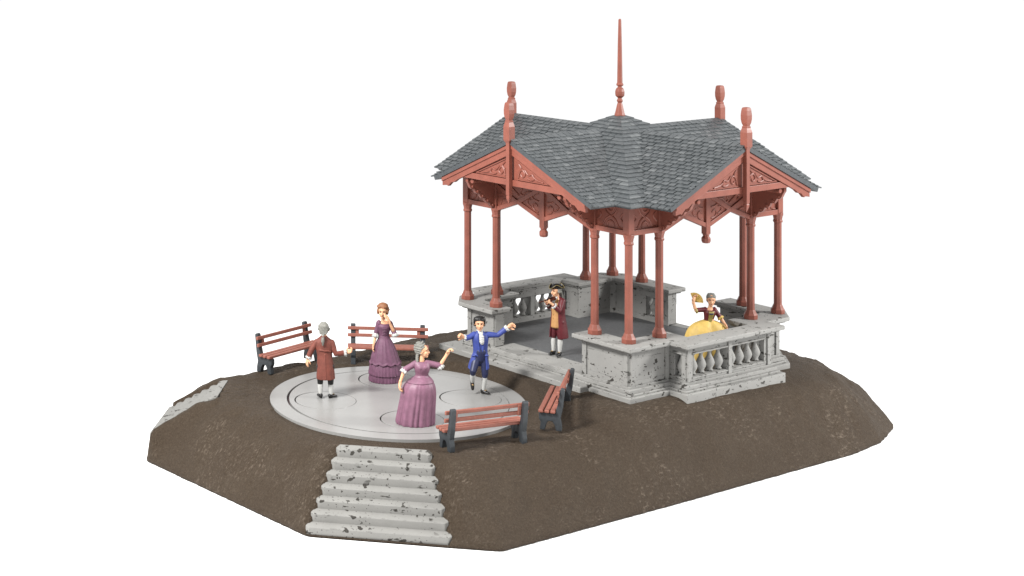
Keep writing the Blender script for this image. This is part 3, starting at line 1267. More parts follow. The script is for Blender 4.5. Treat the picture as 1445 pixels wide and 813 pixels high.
# x, y, facing angle of the local -y (front), label
BENCHES = [
    (2.25, -5.97, (-1.0, 0.24), 'terracotta bench with its back to the viewer, at the right rim of the dance floor'),
    (1.94, -3.86, (-0.80, -0.60), 'bench seen end-on beside the bandstand step, nearest the stone entrance'),
    (-3.54, -5.90, (0.98, 0.20), 'bench at the left edge of the mound, behind the man in rust coat'),
    (-2.66, -4.00, (0.78, -0.63), 'bench behind the lady in the dark plum dress, facing the viewer'),
]
for i, (x, y, fdir, lab) in enumerate(BENCHES):
    o = bench0 if i == 0 else copy_tree(bench0)
    o.location = (x, y, ground(x, y) - 0.01)
    o.rotation_euler = (0, 0, atan2(fdir[1], fdir[0]) + pi / 2)
    tag(o, lab, 'bench', 'slatted benches round the dance floor')

# ------------------------------------------------------------------ people
def V3(*a):
    return Vector(a)


def turn(phi):
    """head/torso turn: 0 looks at the viewer (-y), positive to screen right"""
    return Matrix.Rotation(phi, 3, 'Z')


def hand(b, wrist, d, nrm, curl=0.5, s=1.0, thumb=1):
    """palm, four bent fingers of unequal length and a thumb off the side of the palm"""
    w, d = Vector(wrist), Vector(d).normalized()
    n = Vector(nrm)
    n = (n - d * n.dot(d)).normalized()
    sd = d.cross(n) * thumb
    rot = Matrix((sd, d, n)).transposed()
    b.tube([w - d * 0.02, w + d * 0.025 * s], [0.021 * s, 0.024 * s], 10)
    b.ball(w + d * 0.045 * s, (0.036 * s, 0.044 * s, 0.020 * s), rot, 12, 8)
    for i, L in enumerate((0.056, 0.064, 0.060, 0.047)):
        base = w + d * (0.078 - 0.006 * abs(i - 1.3)) * s + sd * (0.0265 - 0.0175 * i) * s
        a1, a2, a3 = curl * 0.75, curl * 1.75, curl * 2.4
        sp = sd * (0.10 - 0.07 * i)
        p = base
        pts = [p]
        for a, q in ((a1, 0.45), (a2, 0.32), (a3, 0.23)):
            p = p + ((d * cos(a) + n * sin(a)) + sp * (1 - min(1, curl)) * 0.7).normalized() * L * q * s
            pts.append(p)
        b.tube(pts, [0.0105 * s, 0.0102 * s, 0.0095 * s, 0.0082 * s], 8)
    t0 = w + d * 0.028 * s + sd * 0.030 * s
    t1 = t0 + (sd * 0.75 + d * 0.62 + n * 0.35).normalized() * 0.030 * s
    t2 = t1 + (sd * 0.15 + d * 0.75 + n * (0.3 + 0.5 * curl)).normalized() * 0.026 * s
    b.tube([t0, t1, t2], [0.014 * s, 0.0115 * s, 0.009 * s], 8)


def head(b, c, phi, tilt=0.0, k=1.0):
    """skull, jaw, brow, nose, lips, chin and ears around the centre c"""
    R = turn(phi) @ Matrix.Rotation(tilt, 3, 'X')
    c = Vector(c)

    def at(x, y, z):
        return c + R @ V3(x * k, y * k, z * k)

    def bl(x, y, z, r, n=12):
        b.ball(at(x, y, z), tuple(q * k for q in r), R, n, 9)
    bl(0, 0.012, 0.030, (0.083, 0.100, 0.092), 16)
    bl(0, -0.028, -0.040, (0.064, 0.066, 0.078), 14)
    bl(0, -0.062, -0.098, (0.028, 0.026, 0.024))
    bl(0, -0.076, 0.030, (0.056, 0.018, 0.013))
    for s in (-1, 1):
        bl(s * 0.042, -0.062, -0.030, (0.026, 0.022, 0.026))
        bl(s * 0.083, 0.012, -0.008, (0.012, 0.022, 0.032))
    b.tube([at(0, -0.084, 0.018), at(0, -0.104, -0.016), at(0, -0.108, -0.028)], [0.010 * k, 0.014 * k, 0.016 * k], 8)
    for s in (-1, 1):
        bl(s * 0.013, -0.094, -0.032, (0.011, 0.012, 0.009))
    bl(0, -0.088, -0.060, (0.023, 0.012, 0.007))
    bl(0, -0.085, -0.073, (0.020, 0.012, 0.008))
    return at, R


def face_parts(parent, at, R, k=1.0):
    for s in (-1, 1):
        e = MB()
        e.ball(at(s * 0.033, -0.0785, 0.007), (0.0125 * k, 0.009 * k, 0.0075 * k), R, 10, 7)
        make('eye', e, 'eye', parent, smooth=True)
        e = MB()
        e.tube([at(s * 0.017, -0.094, 0.030), at(s * 0.034, -0.090, 0.036), at(s * 0.052, -0.078, 0.031)], [0.004 * k, 0.0045 * k, 0.003 * k], 6)
        make('eyebrow', e, 'maroon_dark', parent, smooth=True)
    e = MB()
    e.ball(at(0, -0.0945, -0.066), (0.021 * k, 0.0085 * k, 0.0085 * k), R, 10, 7)
    make('lips', e, 'lips', parent, smooth=True)


def ring(cx, cy, z, rx, ry, n=40, ph=0.0, fold=0.0, kf=12, seed=0.0, cleft=None, a0=0.0, a1=2 * pi, sag=0.0):
    out = []
    full = abs(a1 - a0 - 2 * pi) < 1e-6
    for i in range(n):
        t = a0 + (a1 - a0) * i / (n if full else n - 1)
        wob = noise.noise(Vector((cos(t) * 1.7 + seed, sin(t) * 1.7, seed)))
        m = 1 + fold * (0.75 * cos(kf * t + 3.2 * wob) + 0.5 * noise.noise(Vector((cos(t) * 4 + seed, sin(t) * 4, z * 0.8))))
        if cleft:
            ca, cd, cw = cleft
            dd = (t - ca + pi) % (2 * pi) - pi
            m *= 1 - cd * math.exp(-(dd / cw) ** 2)
        x, y = rx * m * cos(t), ry * m * sin(t)
        c, s = cos(ph), sin(ph)
        out.append((cx + x * c - y * s, cy + x * s + y * c, z + sag * sin(kf * t)))
    return out


def lerp_rings(keys, steps=3):
    """Catmull-Rom between key tuples"""
    out = []
    for i in range(len(keys) - 1):
        p0, p1, p2, p3 = keys[max(0, i - 1)], keys[i], keys[i + 1], keys[min(len(keys) - 1, i + 2)]
        for j in range(steps):
            t = j / steps
            out.append(tuple(0.5 * ((2 * b) + (c - a) * t + (2 * a - 5 * b + 4 * c - d) * t * t + (3 * b - a - 3 * c + d) * t ** 3) for a, b, c, d in zip(p0, p1, p2, p3)))
    out.append(keys[-1])
    return out


def cloth_loft(b, keys, n=48, ph=0.0, steps=3, **kw):
    """keys: (z, cx, cy, rx, ry, fold)"""
    b.loft([ring(cx, cy, z, rx, ry, n, ph, f, **kw) for z, cx, cy, rx, ry, f in lerp_rings(keys, steps)])


def cloth_shell(b, keys, a0, a1, th=0.016, n=36, steps=3, **kw):
    """open coat skirt: a thick wall from angle a0 to a1"""
    ks = lerp_rings(keys, steps)
    outer = [ring(cx, cy, z, rx, ry, n, 0, f, a0=a0, a1=a1, **kw) for z, cx, cy, rx, ry, f in ks]
    inner = [ring(cx, cy, z, rx - th, ry - th, n, 0, f, a0=a0, a1=a1, **kw) for z, cx, cy, rx, ry, f in ks]
    b.loft([o + i[::-1] for o, i in zip(outer, inner)])


def lace(parent, p, d, r0=0.035, r1=0.062, L=0.06, mat='white'):
    """ruffled cuff that flares along d"""
    p, d = Vector(p), Vector(d).normalized()
    q = d.to_track_quat('Z', 'Y').to_matrix()
    b = MB()
    rows = []
    n = 28
    prof = [(r0 * 0.8, -0.006), (r0, 0.0), ((r0 + r1) / 2 + 0.006, L * 0.5), (r1, L), (r1 * 0.86, L * 0.96), (r0 * 0.72, L * 0.25)]
    for j, (r, h) in enumerate(prof):
        row = []
        for i in range(n):
            a = 2 * pi * i / n
            w = 1 + (0.13 if j in (2, 3, 4) else 0) * cos(7 * a + j * 0.4)
            row.append(p + q @ V3(r * w * cos(a), r * w * sin(a), h + (0.006 * cos(7 * a) if j in (3, 4) else 0)))
        rows.append(row)
    b.loft(rows)
    return make('lace_cuff', b, mat, parent, smooth=True)


def shoe(parent, ankle, d, mat='black', pitch=0.0):
    """low shoe with heel; d = direction of the toe"""
    a, d = Vector(ankle), Vector(d).normalized()
    s = d.cross(V3(0, 0, 1)).normalized()
    up = s.cross(d)
    rot = Matrix((s, d, up)).transposed()
    b = MB()
    b.tube([a - d * 0.028 - up * 0.012, a + d * 0.05 - up * 0.026, a + d * 0.105 - up * 0.036], [0.040, 0.039, 0.030], 14, 0.75, up)
    b.tube([a + up * 0.01, a - up * 0.035], [0.036, 0.036], 12)
    b.tube([a + d * 0.055 - up * 0.044, a + d * 0.11 - up * 0.047], [0.036, 0.030], 12, 0.42, up)
    b.tube([a - d * 0.035 - up * 0.03, a - d * 0.035 - up * 0.052], [0.025, 0.022], 10)
    o = remeshed('shoe', b, mat, parent, 0.006, 2)
    k = MB()
    k.box(a + d * 0.055 + up * 0.012, (0.034, 0.022, 0.012), rot)
    make('buckle', k, 'gold', o, bevel=0.002)
    return o


def legs(b, L, R):
    for hip, knee, ank, toe in (L, R):
        hip, knee, ank = Vector(hip), Vector(knee), Vector(ank)
        b.tube([hip, hip.lerp(knee, 0.5), knee, knee.lerp(ank, 0.35) , ank], [0.068, 0.060, 0.046, 0.045, 0.027], 12)
        b.tube([ank, ank + Vector(toe).normalized() * 0.03], [0.026, 0.020], 10)


def torso(b, cx, zw, zs, cy=0.0, sh=0.13):
    b.tube([(cx, cy, zw - 0.16), (cx, cy, zw), (cx, cy, zs - 0.12)], [0.095, 0.082, 0.098], 16)
    b.tube([(cx - sh * 0.85, cy, zs - 0.055), (cx, cy, zs - 0.03), (cx + sh * 0.85, cy, zs - 0.055)], [0.036, 0.052, 0.036], 14)


def arm(b, sh, el, wr):
    sh, el, wr = Vector(sh), Vector(el), Vector(wr)
    b.tube([sh, sh.lerp(el, 0.45), el, el.lerp(wr, 0.3), wr], [0.038, 0.038, 0.034, 0.035, 0.025], 12)


def sleeve(b, sh, el, end, r=(0.054, 0.050, 0.046, 0.046)):
    b.tube([sh, Vector(sh).lerp(Vector(el), 0.5), el, end], list(r), 14)


def stocking(parent, knee, ank, mat='white', r=(0.050, 0.052, 0.033)):
    b = MB()
    knee, ank = Vector(knee), Vector(ank)
    mid = knee.lerp(ank, 0.35) 
    b.tube([knee, mid, ank], list(r), 16)
    return make('stocking', b, mat, parent, smooth=True)


def place(o, x, y, z):
    o.location = (x, y, z)
    o.rotation_euler = (0, 0, radians(56.92))


PEOPLE = 'costumed dancers and bystanders on the mound'

# --- man in rust coat, seen from behind
b = MB()
at, R = head(b, (-0.02, 0.0, 1.325), radians(165), 0.0, 1.06)
b.tube([(-0.02, 0.0, 1.26), (-0.025, 0, 1.12)], [0.045, 0.055], 12)
torso(b, -0.02, 0.86, 1.12, 0, 0.10)
hl, hr_ = (-0.085, 0, 0.68), (0.085, 0, 0.68)
kl, kr = (-0.095, 0.0, 0.37), (0.105, 0.0, 0.36)
al, ar = (-0.090, 0.0, 0.075), (0.115, 0.0, 0.065)
legs(b, (hl, kl, al, (-0.3, 1, 0)), (hr_, kr, ar, (0.9, 0.5, 0)))
arm(b, (-0.17, 0, 1.08), (-0.262, -0.01, 0.93), (-0.315, 0.02, 0.775))
arm(b, (0.13, 0, 1.07), (0.20, -0.04, 0.86), (0.385, 0.02, 0.868))
hand(b, (-0.322, 0.02, 0.765), (-0.25, 0.05, -0.9), (0.8, 0.4, 0), 0.35, 1.3, 1)
hand(b, (0.395, 0.02, 0.868), (0.93, 0.1, 0.25), (0, -0.5, 0.8), 0.75, 1.3, -1)
man1 = remeshed('person', b, 'skin', None, 0.006, 2)
place(man1, -1.36, -6.67, 0.004)
tag(man1, 'man in long rust coat with grey queue, seen from behind near the left bench', 'person', PEOPLE)
face_parts(man1, at, R, 1.06)
b = MB()
cloth_loft(b, [(0.375, 0.012, 0, 0.178, 0.150, 0.035), (0.50, 0.008, 0, 0.172, 0.145, 0.03), (0.68, 0.0, 0, 0.155, 0.128, 0.02), (0.84, -0.012, 0, 0.146, 0.108, 0.008),
               (0.97, -0.022, 0, 0.166, 0.112, 0), (1.06, -0.026, 0, 0.172, 0.105, 0), (1.12, -0.028, 0, 0.150, 0.088, 0), (1.165, -0.028, 0, 0.095, 0.07, 0), (1.20, -0.026, 0, 0.058, 0.056, 0)], 56, kf=11, seed=2.0)
sleeve(b, (-0.165, 0, 1.075), (-0.262, -0.01, 0.93), (-0.305, 0.015, 0.81), (0.062, 0.056, 0.054, 0.056))
sleeve(b, (0.125, 0, 1.065), (0.20, -0.04, 0.86), (0.345, 0.01, 0.864), (0.062, 0.056, 0.052, 0.054))
b.tube([(-0.13, -0.104, 0.945), (-0.02, -0.125, 0.93), (0.10, -0.108, 0.925)], 0.010, 8)
b.tube([(0.0, -0.152, 0.40), (-0.006, -0.142, 0.60), (-0.01, -0.116, 0.86)], 0.008, 6)
remeshed('coat', b, 'coat_rust', man1, 0.008, 2)
b = MB()
b.ball(at(0, 0.030, 0.042), (0.098, 0.100, 0.100), R, 18, 11)
b.ball(at(0, 0.050, -0.030), (0.086, 0.074, 0.070), R, 16, 9)
for i in range(9):
    a = -1.2 + i * 0.3
    b.tube([at(0.035 * sin(a), 0.03 + 0.03 * cos(a), 0.134), at(0.098 * sin(a), 0.09 * cos(a) + 0.03, 0.072), at(0.06 * sin(a), 0.110, -0.06)], 0.012, 8)
for s in (-1, 1):
    b.tube([at(s * 0.088, -0.01, 0.012), at(s * 0.094, 0.04, 0.005)], 0.024, 8)
b.tube([at(0, 0.105, -0.08), at(0, 0.125, -0.13), at(0.0, 0.135, -0.19), at(0, 0.128, -0.255)], [0.030, 0.036, 0.042, 0.020], 12, 0.8)
remeshed('hair', b, 'hair_grey', man1, 0.007, 1)
rb = MB()
rb.tube([at(-0.034, 0.115, -0.105), at(0, 0.150, -0.108), at(0.034, 0.115, -0.105)], 0.010, 8)
make('ribbon', rb, 'coat_rust', man1, smooth=True)
for kk, aa in ((kl, al), (kr, ar)):
    b = MB()
    b.tube([Vector(kk) + V3(0, 0, 0.25), kk, Vector(kk) - V3(0, 0, 0.075)], [0.075, 0.062, 0.055], 14)
    make('breeches', b, 'black', man1, smooth=True)
    stocking(man1, Vector(kk) - V3(0, 0, 0.08), aa)
shoe(man1, al, (-0.35, 1, 0))
shoe(man1, ar, (0.92, 0.42, 0))
lace(man1, (-0.300, 0.015, 0.815), (-0.3, 0.04, -0.9), 0.048, 0.062, 0.06)
lace(man1, (0.345, 0.01, 0.864), (1, 0.05, 0.05), 0.045, 0.064, 0.065)


# --- lady in dark plum dress, hand to her face
b = MB()
at, R = head(b, (-0.075, -0.015, 1.375), radians(-14), 0.05, 1.04)
b.tube([(-0.07, 0.0, 1.30), (-0.055, 0.0, 1.14)], [0.040, 0.050], 12)
torso(b, -0.045, 0.93, 1.18, 0, 0.11)
legs(b, ((-0.1, 0, 0.7), (-0.1, 0, 0.4), (-0.1, 0, 0.09), (0, -1, 0)), ((0.05, 0, 0.7), (0.05, 0, 0.4), (0.05, 0, 0.09), (0, -1, 0)))
arm(b, (-0.165, 0, 1.15), (-0.205, 0.01, 0.93), (-0.262, -0.06, 0.73))
arm(b, (0.085, 0, 1.14), (0.150, -0.09, 0.965), (0.045, -0.150, 1.185))
hand(b, (-0.265, -0.063, 0.72), (-0.15, -0.15, -0.95), (0.9, -0.3, 0), 0.4, 1.0, 1)
hand(b, (0.040, -0.150, 1.195), (-0.40, 0.05, 0.88), (-0.6, 0.65, -0.2), 0.30, 1.25, 1)
lady1 = remeshed('person', b, 'skin', None, 0.006, 2)
place(lady1, -1.67, -4.88, 0.004)
tag(lady1, 'lady in dark plum flounced dress raising a hand to her auburn-haired face', 'person', PEOPLE)
face_parts(lady1, at, R, 1.04)
b = MB()
cloth_loft(b, [(0.86, -0.045, 0, 0.108, 0.092, 0), (0.93, -0.046, 0, 0.103, 0.088, 0), (1.03, -0.045, -0.008, 0.125, 0.108, 0), (1.09, -0.044, -0.012, 0.134, 0.114, 0), (1.135, -0.043, 0, 0.130, 0.092, 0)], 44)
sleeve(b, (-0.150, 0.005, 1.145), (-0.203, 0.01, 0.95), (-0.206, 0.005, 0.925), (0.056, 0.050, 0.050, 0.050))
sleeve(b, (0.075, 0.005, 1.135), (0.142, -0.078, 0.975), (0.150, -0.088, 0.96), (0.056, 0.050, 0.050, 0.050))
for s in (-1, 1):
    b.tube([(-0.045 + s * 0.10, -0.05, 1.14), (-0.045 + s * 0.108, 0.0, 1.19), (-0.045 + s * 0.10, 0.04, 1.17)], 0.024, 8)
for i in range(5):
    b.tube([(-0.085, -0.094 - 0.006 * i, 0.93 + 0.032 * i), (-0.045, -0.104 - 0.006 * i, 0.925 + 0.032 * i), (-0.005, -0.094 - 0.006 * i, 0.93 + 0.032 * i)], 0.008, 6)
remeshed('bodice', b, 'plum', lady1, 0.007, 2)
b = MB()
cloth_loft(b, [(0.375, -0.022, 0, 0.300, 0.265, 0.02), (0.48, -0.03, 0, 0.272, 0.24, 0.025), (0.62, -0.035, 0, 0.228, 0.200, 0.03), (0.76, -0.040, 0, 0.168, 0.146, 0.035), (0.85, -0.044, 0, 0.120, 0.102, 0.025), (0.90, -0.045, 0, 0.104, 0.09, 0)], 96, kf=16, seed=1.0)
for i in range(12):
    t0, t1 = 2 * pi * i / 12, 2 * pi * (i + 1) / 12
    pts = []
    for j in range(7):
        t = t0 + (t1 - t0) * j / 6
        pts.append((-0.022 + 0.310 * cos(t), 0.275 * sin(t), 0.385 - 0.035 * sin(pi * j / 6)))
    b.tube(pts, 0.015, 8)
remeshed('overskirt', b, 'plum', lady1, 0.009, 1)
b = MB()
cloth_loft(b, [(0.135, -0.018, 0, 0.335, 0.300, 0.045), (0.19, -0.018, 0, 0.330, 0.292, 0.04), (0.30, -0.02, 0, 0.310, 0.272, 0.025), (0.37, -0.02, 0, 0.285, 0.25, 0.0)], 120, kf=30, seed=4.0)
cloth_loft(b, [(0.0, -0.018, 0, 0.325, 0.292, 0.05), (0.06, -0.018, 0, 0.325, 0.290, 0.045), (0.16, -0.018, 0, 0.312, 0.276, 0.02)], 120, kf=30, seed=6.0)
make('flounces', b, 'plum', lady1, smooth=True)
b = MB()
b.ball(at(0.0, 0.035, 0.078), (0.114, 0.102, 0.096), R, 18, 11)
b.ball(at(0.0, 0.060, 0.0), (0.108, 0.074, 0.095), R, 18, 11)
for s in (-1, 1):
    b.ball(at(s * 0.088, 0.01, 0.0), (0.030, 0.045, 0.065), R, 12, 9)
rr = random.Random(3)
for i in range(26):
    a = rr.uniform(-1.9, 1.9)
    z = rr.uniform(-0.05, 0.13)
    f = sqrt(max(0.05, 1 - ((z - 0.05) / 0.125) ** 2))
    p = at(0.113 * f * sin(a), 0.03 + 0.102 * f * cos(a) * (1 if abs(a) < 1.6 else 0.7), z)
    b.ball(p, 0.021, None, 8, 6)
for i in range(7):
    a = -0.9 + 0.3 * i
    b.ball(at(0.085 * sin(a), -0.058 * cos(a) - 0.005, 0.100), 0.023, None, 8, 6)
remeshed('hair', b, 'hair_auburn', lady1, 0.006, 1)
lace(lady1, (-0.206, 0.006, 0.945), (-0.15, -0.1, -1), 0.045, 0.072, 0.085)
lace(lady1, (0.145, -0.083, 0.975), (0.28, -0.1, -0.9), 0.045, 0.068, 0.080)


# --- lady in mauve hooped dress, arm thrown up
b = MB()
at, R = head(b, (0.140, 0.0, 1.315), radians(72), -0.05, 1.02)
b.tube([(0.128, 0.0, 1.25), (0.115, 0.0, 1.10)], [0.040, 0.052], 12)
torso(b, 0.115, 0.90, 1.13, 0, 0.11)
legs(b, ((-0.03, 0, 0.66), (-0.03, 0, 0.38), (-0.03, 0, 0.09), (1, -0.5, 0)), ((0.13, 0, 0.66), (0.13, 0, 0.38), (0.13, 0, 0.09), (1, -0.5, 0)))
arm(b, (-0.005, -0.01, 1.09), (-0.205, -0.05, 0.975), (-0.285, -0.09, 0.775))
arm(b, (0.225, 0.0, 1.10), (0.445, -0.02, 1.05), (0.565, -0.03, 1.245))
hand(b, (-0.287, -0.09, 0.765), (-0.10, 0.0, -0.98), (0.85, -0.3, 0), 0.6, 1.35, 1)
hand(b, (0.570, -0.03, 1.255), (0.50, 0.0, 0.85), (0.6, -0.5, -0.3), 0.95, 1.4, -1)
lady2 = remeshed('person', b, 'skin', None, 0.006, 2)
place(lady2, 0.79, -6.27, 0.004)
tag(lady2, 'lady in mauve hooped dress in front of the others, one fist thrown up, grey hair', 'person', PEOPLE)
face_parts(lady2, at, R, 1.02)
b = MB()
cloth_loft(b, [(0.82, 0.125, 0, 0.132, 0.108, 0), (0.89, 0.120, 0, 0.118, 0.098, 0), (0.98, 0.122, -0.014, 0.140, 0.122, 0), (1.04, 0.120, -0.016, 0.148, 0.126, 0), (1.10, 0.112, -0.004, 0.142, 0.098, 0), (1.125, 0.110, 0, 0.125, 0.080, 0)], 44)
sleeve(b, (0.005, -0.005, 1.085), (-0.190, -0.047, 0.985), (-0.205, -0.05, 0.97), (0.058, 0.054, 0.056, 0.056))
sleeve(b, (0.215, 0.0, 1.095), (0.425, -0.02, 1.055), (0.440, -0.02, 1.053), (0.058, 0.054, 0.055, 0.055))
b.ball((0.165, -0.105, 1.035), (0.050, 0.042, 0.045))
b.ball((0.080, -0.110, 1.030), (0.050, 0.040, 0.045))
remeshed('bodice', b, 'mauve', lady2, 0.007, 2)
b = MB()
cloth_loft(b, [(0.0, 0.0, 0, 0.345, 0.300, 0.066), (0.05, 0.0, 0, 0.350, 0.302, 0.060), (0.25, 0.022, 0, 0.334, 0.288, 0.050), (0.45, 0.048, 0, 0.322, 0.276, 0.036), (0.60, 0.062, 0, 0.312, 0.266, 0.016), (0.71, 0.075, 0, 0.276, 0.236, 0.010),
               (0.79, 0.098, 0, 0.205, 0.176, 0.006), (0.84, 0.115, 0, 0.150, 0.126, 0), (0.88, 0.122, 0, 0.118, 0.10, 0)], 180, kf=19, seed=8.0)
make('skirt', b, 'mauve', lady2, smooth=True)
b = MB()
cloth_loft(b, [(0.755, 0.088, 0, 0.252, 0.216, 0.02), (0.80, 0.105, 0, 0.205, 0.176, 0.015), (0.845, 0.118, 0, 0.152, 0.130, 0.0)], 80, kf=9, seed=3.0)
make('peplum', b, 'mauve', lady2, smooth=True)
b = MB()
b.ball(at(0.0, 0.048, 0.062), (0.088, 0.098, 0.098), R, 18, 11)
b.ball(at(0.0, 0.075, 0.0), (0.078, 0.070, 0.080), R, 16, 9)
for i in range(5):
    z = 0.150 - 0.040 * i
    f = sqrt(max(0.12, 1 - ((z - 0.055) / 0.115) ** 2))
    b.tube([at(-0.090 * f, 0.02, z - 0.02), at(-0.072 * f, 0.05 + 0.06 * f, z - 0.005), at(0, 0.05 + 0.105 * f, z - 0.012), at(0.072 * f, 0.05 + 0.06 * f, z - 0.005), at(0.090 * f, 0.02, z - 0.02), at(0.05 * f, 0.05 - 0.085 * f, z + 0.008), at(-0.05 * f, 0.05 - 0.085 * f, z + 0.008), at(-0.090 * f, 0.02, z - 0.02)] if i < 3 else [at(-0.090 * f, 0.02, z - 0.02), at(-0.072 * f, 0.05 + 0.06 * f, z - 0.005), at(0, 0.05 + 0.105 * f, z - 0.012), at(0.072 * f, 0.05 + 0.06 * f, z - 0.005), at(0.090 * f, 0.02, z - 0.02)], 0.018, 8)
for dx, dz, rr_ in ((-0.01, -0.06, 0.026), (0.035, -0.07, 0.024), (-0.045, -0.06, 0.024), (0.068, -0.05, 0.022)):
    p = at(dx, 0.115 - abs(dx) * 0.6, dz)
    q = p + V3(-0.015, -0.045 - 0.3 * dx, -0.17)
    n_ = 6
    for i in range(n_):
        b.ball(p.lerp(q, i / (n_ - 1)), (rr_, rr_, rr_ * 0.95), None, 9, 7)
remeshed('hair', b, 'hair_grey', lady2, 0.006, 1)
lace(lady2, (-0.188, -0.045, 0.99), (-0.55, -0.15, -0.75), 0.048, 0.072, 0.075)
lace(lady2, (0.425, -0.02, 1.06), (0.5, 0.0, -0.55), 0.048, 0.066, 0.080)


# --- man in blue coat, dancing with both arms out
b = MB()
at, R = head(b, (-0.035, -0.02, 1.375), radians(-6), 0.03, 1.06)
b.tube([(-0.03, 0.0, 1.30), (-0.022, 0, 1.16)], [0.045, 0.055], 12)
torso(b, -0.018, 0.90, 1.19, 0, 0.12)
hl, kl, al = (-0.085, 0, 0.72), (-0.180, -0.115, 0.475), (-0.165, 0.02, 0.225)
hr_, kr, ar = (0.060, 0, 0.72), (0.068, -0.03, 0.40), (0.052, 0.02, 0.075)
legs(b, (hl, kl, al, (0, -0.5, -0.9)), (hr_, kr, ar, (0.7, -0.6, 0)))
arm(b, (-0.145, 0, 1.165), (-0.250, -0.05, 1.115), (-0.335, -0.08, 1.115))
arm(b, (0.110, 0, 1.165), (0.320, -0.02, 1.155), (0.500, -0.03, 1.300))
hand(b, (-0.340, -0.08, 1.12), (-0.85, -0.1, 0.45), (0.3, -0.8, -0.2), 0.95, 1.4, -1)
hand(b, (0.508, -0.03, 1.306), (0.85, 0.0, 0.45), (0, -0.9, -0.2), 0.85, 1.4, 1)
man2 = remeshed('person', b, 'skin', None, 0.006, 2)
place(man2, 0.10, -3.99, 0.004)
tag(man2, 'dancing man in bright blue coat and white cravat, one foot lifted, arms spread', 'person', PEOPLE)
face_parts(man2, at, R, 1.06)
b = MB()
cloth_loft(b, [(0.76, -0.015, 0, 0.150, 0.112, 0), (0.86, -0.015, 0, 0.138, 0.104, 0), (0.98, -0.018, -0.004, 0.150, 0.108, 0), (1.09, -0.018, -0.004, 0.162, 0.108, 0), (1.165, -0.018, 0, 0.150, 0.088, 0), (1.21, -0.02, 0.004, 0.090, 0.068, 0), (1.235, -0.022, 0.006, 0.06, 0.058, 0)], 48)
cloth_shell(b, [(0.50, -0.045, 0.02, 0.205, 0.165, 0.05), (0.58, -0.04, 0.015, 0.196, 0.155, 0.04), (0.70, -0.028, 0.005, 0.170, 0.132, 0.02), (0.80, -0.018, 0, 0.146, 0.110, 0)], radians(-52), radians(232), 0.020, 44, kf=7, seed=3.0)
sleeve(b, (-0.135, 0, 1.16), (-0.248, -0.05, 1.118), (-0.300, -0.068, 1.112), (0.062, 0.056, 0.052, 0.054))
sleeve(b, (0.100, 0, 1.16), (0.318, -0.02, 1.155), (0.462, -0.028, 1.268), (0.062, 0.056, 0.050, 0.052))
for s in (-1, 1):
    b.tube([(-0.02 + s * 0.052, -0.098, 1.20), (-0.02 + s * 0.055, -0.118, 1.05), (-0.02 + s * 0.030, -0.112, 0.86)], 0.014, 8)
    b.tube([(-0.03 + s * 0.11, -0.098, 0.775), (-0.03 + s * 0.155, -0.06, 0.770)], 0.016, 8)
remeshed('coat', b, 'coat_blue', man2, 0.007, 2)
b = MB()
b.tube([(-0.015, -0.01, 0.83), (-0.015, 0, 0.72)], [0.118, 0.112], 18)
b.tube([hl, Vector(hl).lerp(Vector(kl), 0.5), kl, Vector(kl).lerp(Vector(al), 0.18)], [0.085, 0.078, 0.064, 0.054], 16)
b.tube([hr_, Vector(hr_).lerp(Vector(kr), 0.5), kr, Vector(kr).lerp(Vector(ar), 0.12)], [0.085, 0.078, 0.064, 0.056], 16)
remeshed('breeches', b, 'navy', man2, 0.008, 2)
b = MB()
b.tube([(-0.022, -0.035, 1.235), (-0.018, -0.085, 1.19), (-0.012, -0.122, 1.10), (-0.006, -0.132, 1.035)], [0.052, 0.046, 0.046, 0.040], 12, 0.55)
for i in range(4):
    b.tube([(-0.050, -0.118 - 0.006 * i, 1.15 - 0.032 * i), (-0.012, -0.138 - 0.006 * i, 1.14 - 0.032 * i), (0.028, -0.118 - 0.006 * i, 1.15 - 0.032 * i)], 0.012, 8)
b.tube([(-0.072, 0.0, 1.245), (-0.03, -0.055, 1.235), (0.015, 0.0, 1.245)], 0.020, 8)
remeshed('cravat', b, 'white', man2, 0.007, 1)
b = MB()
b.ball(at(0, 0.030, 0.050), (0.100, 0.102, 0.098), R, 18, 11)
b.ball(at(0, 0.050, -0.025), (0.090, 0.074, 0.068), R, 16, 9)
for i in range(15):
    a = -1.6 + i * 0.2286
    b.tube([at(0.040 * sin(a), 0.0 - 0.02 * cos(a), 0.126), at(0.090 * sin(a), -0.055 * cos(a) + 0.005, 0.100), at(0.101 * sin(a), -0.074 * cos(a) + 0.008, 0.066 + 0.008 * (i % 2))], [0.020, 0.021, 0.014], 8)
for s in (-1, 1):
    b.ball(at(s * 0.092, 0.012, 0.030), (0.022, 0.040, 0.052), R, 10, 7)
    b.ball(at(s * 0.090, 0.030, -0.025), (0.020, 0.034, 0.034), R, 10, 7)
remeshed('hair', b, 'hair_black', man2, 0.006, 1)
stocking(man2, Vector(kl).lerp(Vector(al), 0.20), al)
stocking(man2, Vector(kr).lerp(Vector(ar), 0.16), ar)
shoe(man2, al, (0.02, -0.55, -0.85))
shoe(man2, ar, (0.75, -0.62, 0))
lace(man2, (-0.296, -0.066, 1.113), (-1, -0.15, 0.05), 0.046, 0.060, 0.055)
lace(man2, (0.452, -0.028, 1.262), (0.85, 0, 0.6), 0.044, 0.062, 0.070)


